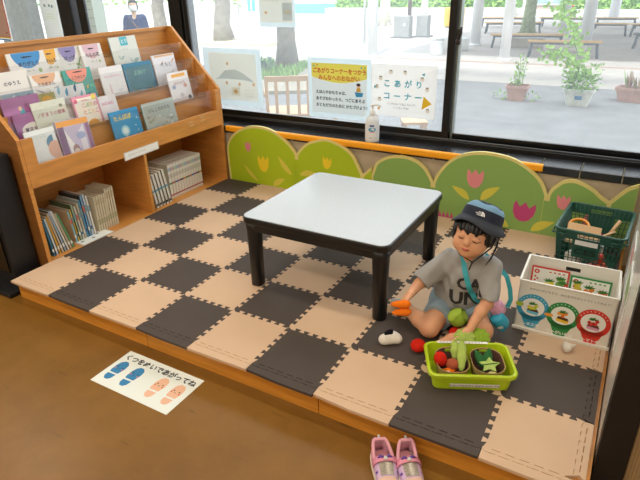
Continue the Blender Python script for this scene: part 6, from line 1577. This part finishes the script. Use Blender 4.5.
# grey pillar, notice banner and siding seen in the left window
g = MB(); g.bx((-5.95, 3.9, GZ), (-5.2, 4.08, 3.2), mat('grey_pillar', '#7b7f7a', .95, var=.16, vscale=16)); o = g.build('concrete_pillar'); tag(o, 'rough grey concrete pillar outside the left window beside the red bordered poster', 'pillar')
g = MB(); g.bx((-5.18, 4.1, GZ), (-4.82, 4.14, 2.4), C('#e4e6e4', .6)); T2 = frame((-5.0, 4.098, 1.0), (1, 0, 0), (0, 0, 1))
for k, (x_, z_) in enumerate(((-.07, .14), (.03, .14), (.09, .13))): g.prism(rect(x_ - .02, z_ - .02, x_ + .02, z_ + .015), T2, 0, C('#4f6a66', .6))
for k in range(3): g.prism(rect(-.1, .02 - .03 * k, .1, .03 - .03 * k), T2, 0, C('#cfdcae', .6))
o = g.build('notice_board'); tag(o, 'tall white notice board outside between grey pillar and pale siding', 'notice board')
g = MB(); g.bx((-4.84, 4.3, GZ), (-4.3, 4.5, 3.2), mat('siding', '#a9b3a6', .8))
for k in range(30): g.bx((-4.84, 4.293, GZ + k * .11), (-4.3, 4.3, GZ + .012 + k * .11), C('#8b968a', .8))
o = g.build('siding_wall'); tag(o, 'pale green-grey siding outside left of the black double post', 'siding')

# the adult standing outside
pc = Vector((-5.18, 5.85, GZ + .001)); AH = 1.5
def A(x, y, z): return (x, y, z)
a = SDF((-.32, -.22, -.01), (.32, .25, 1.56), .009)
Fd = 0
for s_ in (-1, 1):
    a.cap((s_ * .085, 0, .80), (s_ * .085, -.01, .43), .078, .052, k=.02); a.cap((s_ * .085, -.01, .43), (s_ * .085, .01, .07), .052, .036, k=.02); a.cap((s_ * .085, .02, .035), (s_ * .095, -.12, .03), .038, .03, k=.02)
    a.cap((s_ * .155, 0, 1.2), (s_ * .2, .01, .96), .042, .034, k=.03); a.cap((s_ * .2, .01, .96), (s_ * .205, -.04, .75), .034, .024, k=.01); a.cap((s_ * .205, -.04, .75), (s_ * .205, -.05, .68), .024, .018, k=.01)
    for q in range(4): a.cap((s_ * .205, -.065 + q * .013, .68), (s_ * .203, -.07 + q * .013, .62 + .004 * abs(q - 1)), .009, .007, k=.003)
    a.cap((s_ * .19, -.065, .70), (s_ * .18, -.085, .66), .01, .008, k=.005)
a.cap((-.05, 0, .84), (-.05, 0, 1.16), .085, .08, k=.02); a.cap((.05, 0, .84), (.05, 0, 1.16), .085, .08, k=.05); a.cap((-.13, 0, 1.2), (.13, 0, 1.2), .04, k=.04)
a.cap((0, 0, 1.2), (0, -.01, 1.32), .042, .04, k=.03); a.ell((0, -.01, 1.4), (.075, .09, .105), k=.02); a.ell((0, -.095, 1.385), (.012, .014, .018), k=.012)
SK2 = mat('adult_skin', '#dcb59a', .5)
g = a.to_mb(SK2)
for s_ in (-1, 1): g.ball((s_ * .03, -.094, 1.415), (.009, .004, .005), C('#2a211e', .4), 8, 6); g.tube([(s_ * .018, -.099, 1.435), (s_ * .03, -.1, 1.438), (s_ * .045, -.094, 1.434)], .003, C('#2a211e', .6), 5)
adult = g.build('person', loc=pc); adult.rotation_euler = (0, 0, R(42)); tag(adult, 'person in a blue shirt and white face mask standing outside behind the bookshelf', 'person')
a = SDF((-.32, -.22, .6), (.32, .25, 1.35), .009)
for s_ in (-1, 1): a.cap((s_ * .15, 0, 1.2), (s_ * .202, .01, .96), .055, .05, k=.03); a.cap((s_ * .202, .01, .96), (s_ * .205, -.03, .82), .048, .043, k=.01, cut=((s_ * .205, -.03, .82), (0, 0, -1)))
a.cap((-.055, 0, .8), (-.055, 0, 1.16), .105, .095, k=.02); a.cap((.055, 0, .8), (.055, 0, 1.16), .105, .095, k=.05); a.cap((-.13, 0, 1.2), (.13, 0, 1.2), .052, k=.04); a.plane((0, 0, .74), (0, 0, -1)); a.ell((0, -.08, 1.27), (.05, .07, .09), k=0, sub=True)
a.wrinkle(.004, lambda X, Y, Z: np.sin(30 * Z + 20 * X) * np.sin(24 * X))
a.to_mb(mat('blue_shirt', '#0f3168', .8)).build('shirt', adult)
a = SDF((-.22, -.2, .03), (.22, .22, .95), .009)
for s_ in (-1, 1): a.cap((s_ * .085, 0, .82), (s_ * .088, -.01, .43), .095, .07, k=.02); a.cap((s_ * .088, -.01, .43), (s_ * .088, .01, .1), .07, .055, k=.02)
a.plane((0, 0, .09), (0, 0, -1)); a.to_mb(C('#3c4048', .8)).build('trousers', adult)
a = SDF((-.13, -.14, 1.24), (.13, .13, 1.54), .006); a.ell((0, .008, 1.41), (.092, .1, .12), k=0); X, Y, Z = np.meshgrid(*a.ax, indexing='ij'); a.d = np.maximum(a.d, np.minimum(np.minimum(1.455 - Z, -.035 - Y), .072 - np.abs(X))).astype(np.float32); a.d = np.maximum(a.d, 1.31 - Z).astype(np.float32)
a.to_mb(HAIR).build('hair', adult); adult.scale = (.93,) * 3
g = MB(); vs = []
for i in range(7):
    for k in range(9):
        x = -.068 + .017 * k; z_ = 1.325 + .015 * i; vs.append((x, -.012 - .105 * math.sqrt(max(0, 1 - (x / .083) ** 2)) * (1 - .12 * (abs(i - 3) / 3) ** 2), z_))
g.add(vs, [(i * 9 + k, i * 9 + k + 1, (i + 1) * 9 + k + 1, (i + 1) * 9 + k) for i in range(6) for k in range(8)], C('#f2f4f6', .7), True); g.build('face_mask', adult)
g = MB(); g.tube([(-.11, .03, 1.24), (-.09, -.07, 1.22), (0, -.115, 1.08), (.1, -.11, .92), (.16, -.06, .8)], .014, C('#6a5048', .6), 8, flat=.4); o = g.build('shoulder_bag', loc=pc); o.rotation_euler = adult.rotation_euler; o.scale = (.93,) * 3
g2 = MB(); g2.rbox((.19, -.0, .72), (.06, .2, .16), .02, C('#5a443c', .6)); g2.build('pouch', o); tag(o, 'brown shoulder bag strap across the blue shirt of the person outside', 'bag')

# ------------------------------------------------------------------ light, world, camera
sc = bpy.context.scene
w = bpy.data.worlds.new('World'); sc.world = w; w.use_nodes = True
bgn = w.node_tree.nodes['Background']; bgn.inputs[0].default_value = (.92, .96, 1.0, 1); bgn.inputs[1].default_value = 3.6
def area(name, loc, rot, size, sy, power, color):
    l = bpy.data.lights.new(name, 'AREA'); l.shape = 'RECTANGLE'; l.size = size; l.size_y = sy; l.energy = power; l.color = color
    o = bpy.data.objects.new(name, l); COL.objects.link(o); o.location = loc; o.rotation_euler = rot; return o
for x in (-1.6, .6, 2.8):
    for y, pw_ in ((-3.0, 26), (-1.3, 20), (.5, 13)):  # rearmost row is added fill, strongest, to brighten upright faces turned towards it
        area('ceiling_and_fill_lamp', (x, y, 2.55), (0, 0, 0), 1.2, .25, pw_, (1, .91, .79))
sun = bpy.data.lights.new('sun', 'SUN'); sun.energy = 5; sun.angle = R(3); sun.color = (1, .97, .9); so_ = bpy.data.objects.new('sun', sun); COL.objects.link(so_); so_.rotation_euler = (R(38), 0, R(12))
p = area('portal', (0, 2.11, 1.3), (R(-90), 0, 0), 8.6, 1.9, 1, (1, 1, 1)); p.data.cycles.is_portal = True
cam = bpy.data.cameras.new('camera'); co = bpy.data.objects.new('camera', cam); COL.objects.link(co); sc.camera = co
cam.sensor_width = 36; cam.lens = 541.56 / 640 * 36; cam.clip_start = .05; cam.clip_end = 200
yaw, pit, rol = -.53082723, -.4440984, -.02683865
fw = Vector((math.cos(pit) * math.sin(yaw), math.cos(pit) * math.cos(yaw), math.sin(pit))); rt = Vector((math.cos(yaw), -math.sin(yaw), 0)); up = rt.cross(fw)
r2_ = rt * math.cos(rol) + up * math.sin(rol); u2_ = -rt * math.sin(rol) + up * math.cos(rol)
Mx = Matrix((r2_, u2_, -fw)).transposed().to_4x4(); Mx.translation = Vector((2.6126, -1.3146, 1.3461)); co.matrix_world = Mx
sc.view_settings.view_transform = 'Standard'; sc.view_settings.look = 'None'; sc.view_settings.gamma = 1; sc.view_settings.exposure = 0; sc.view_settings.use_curve_mapping = False
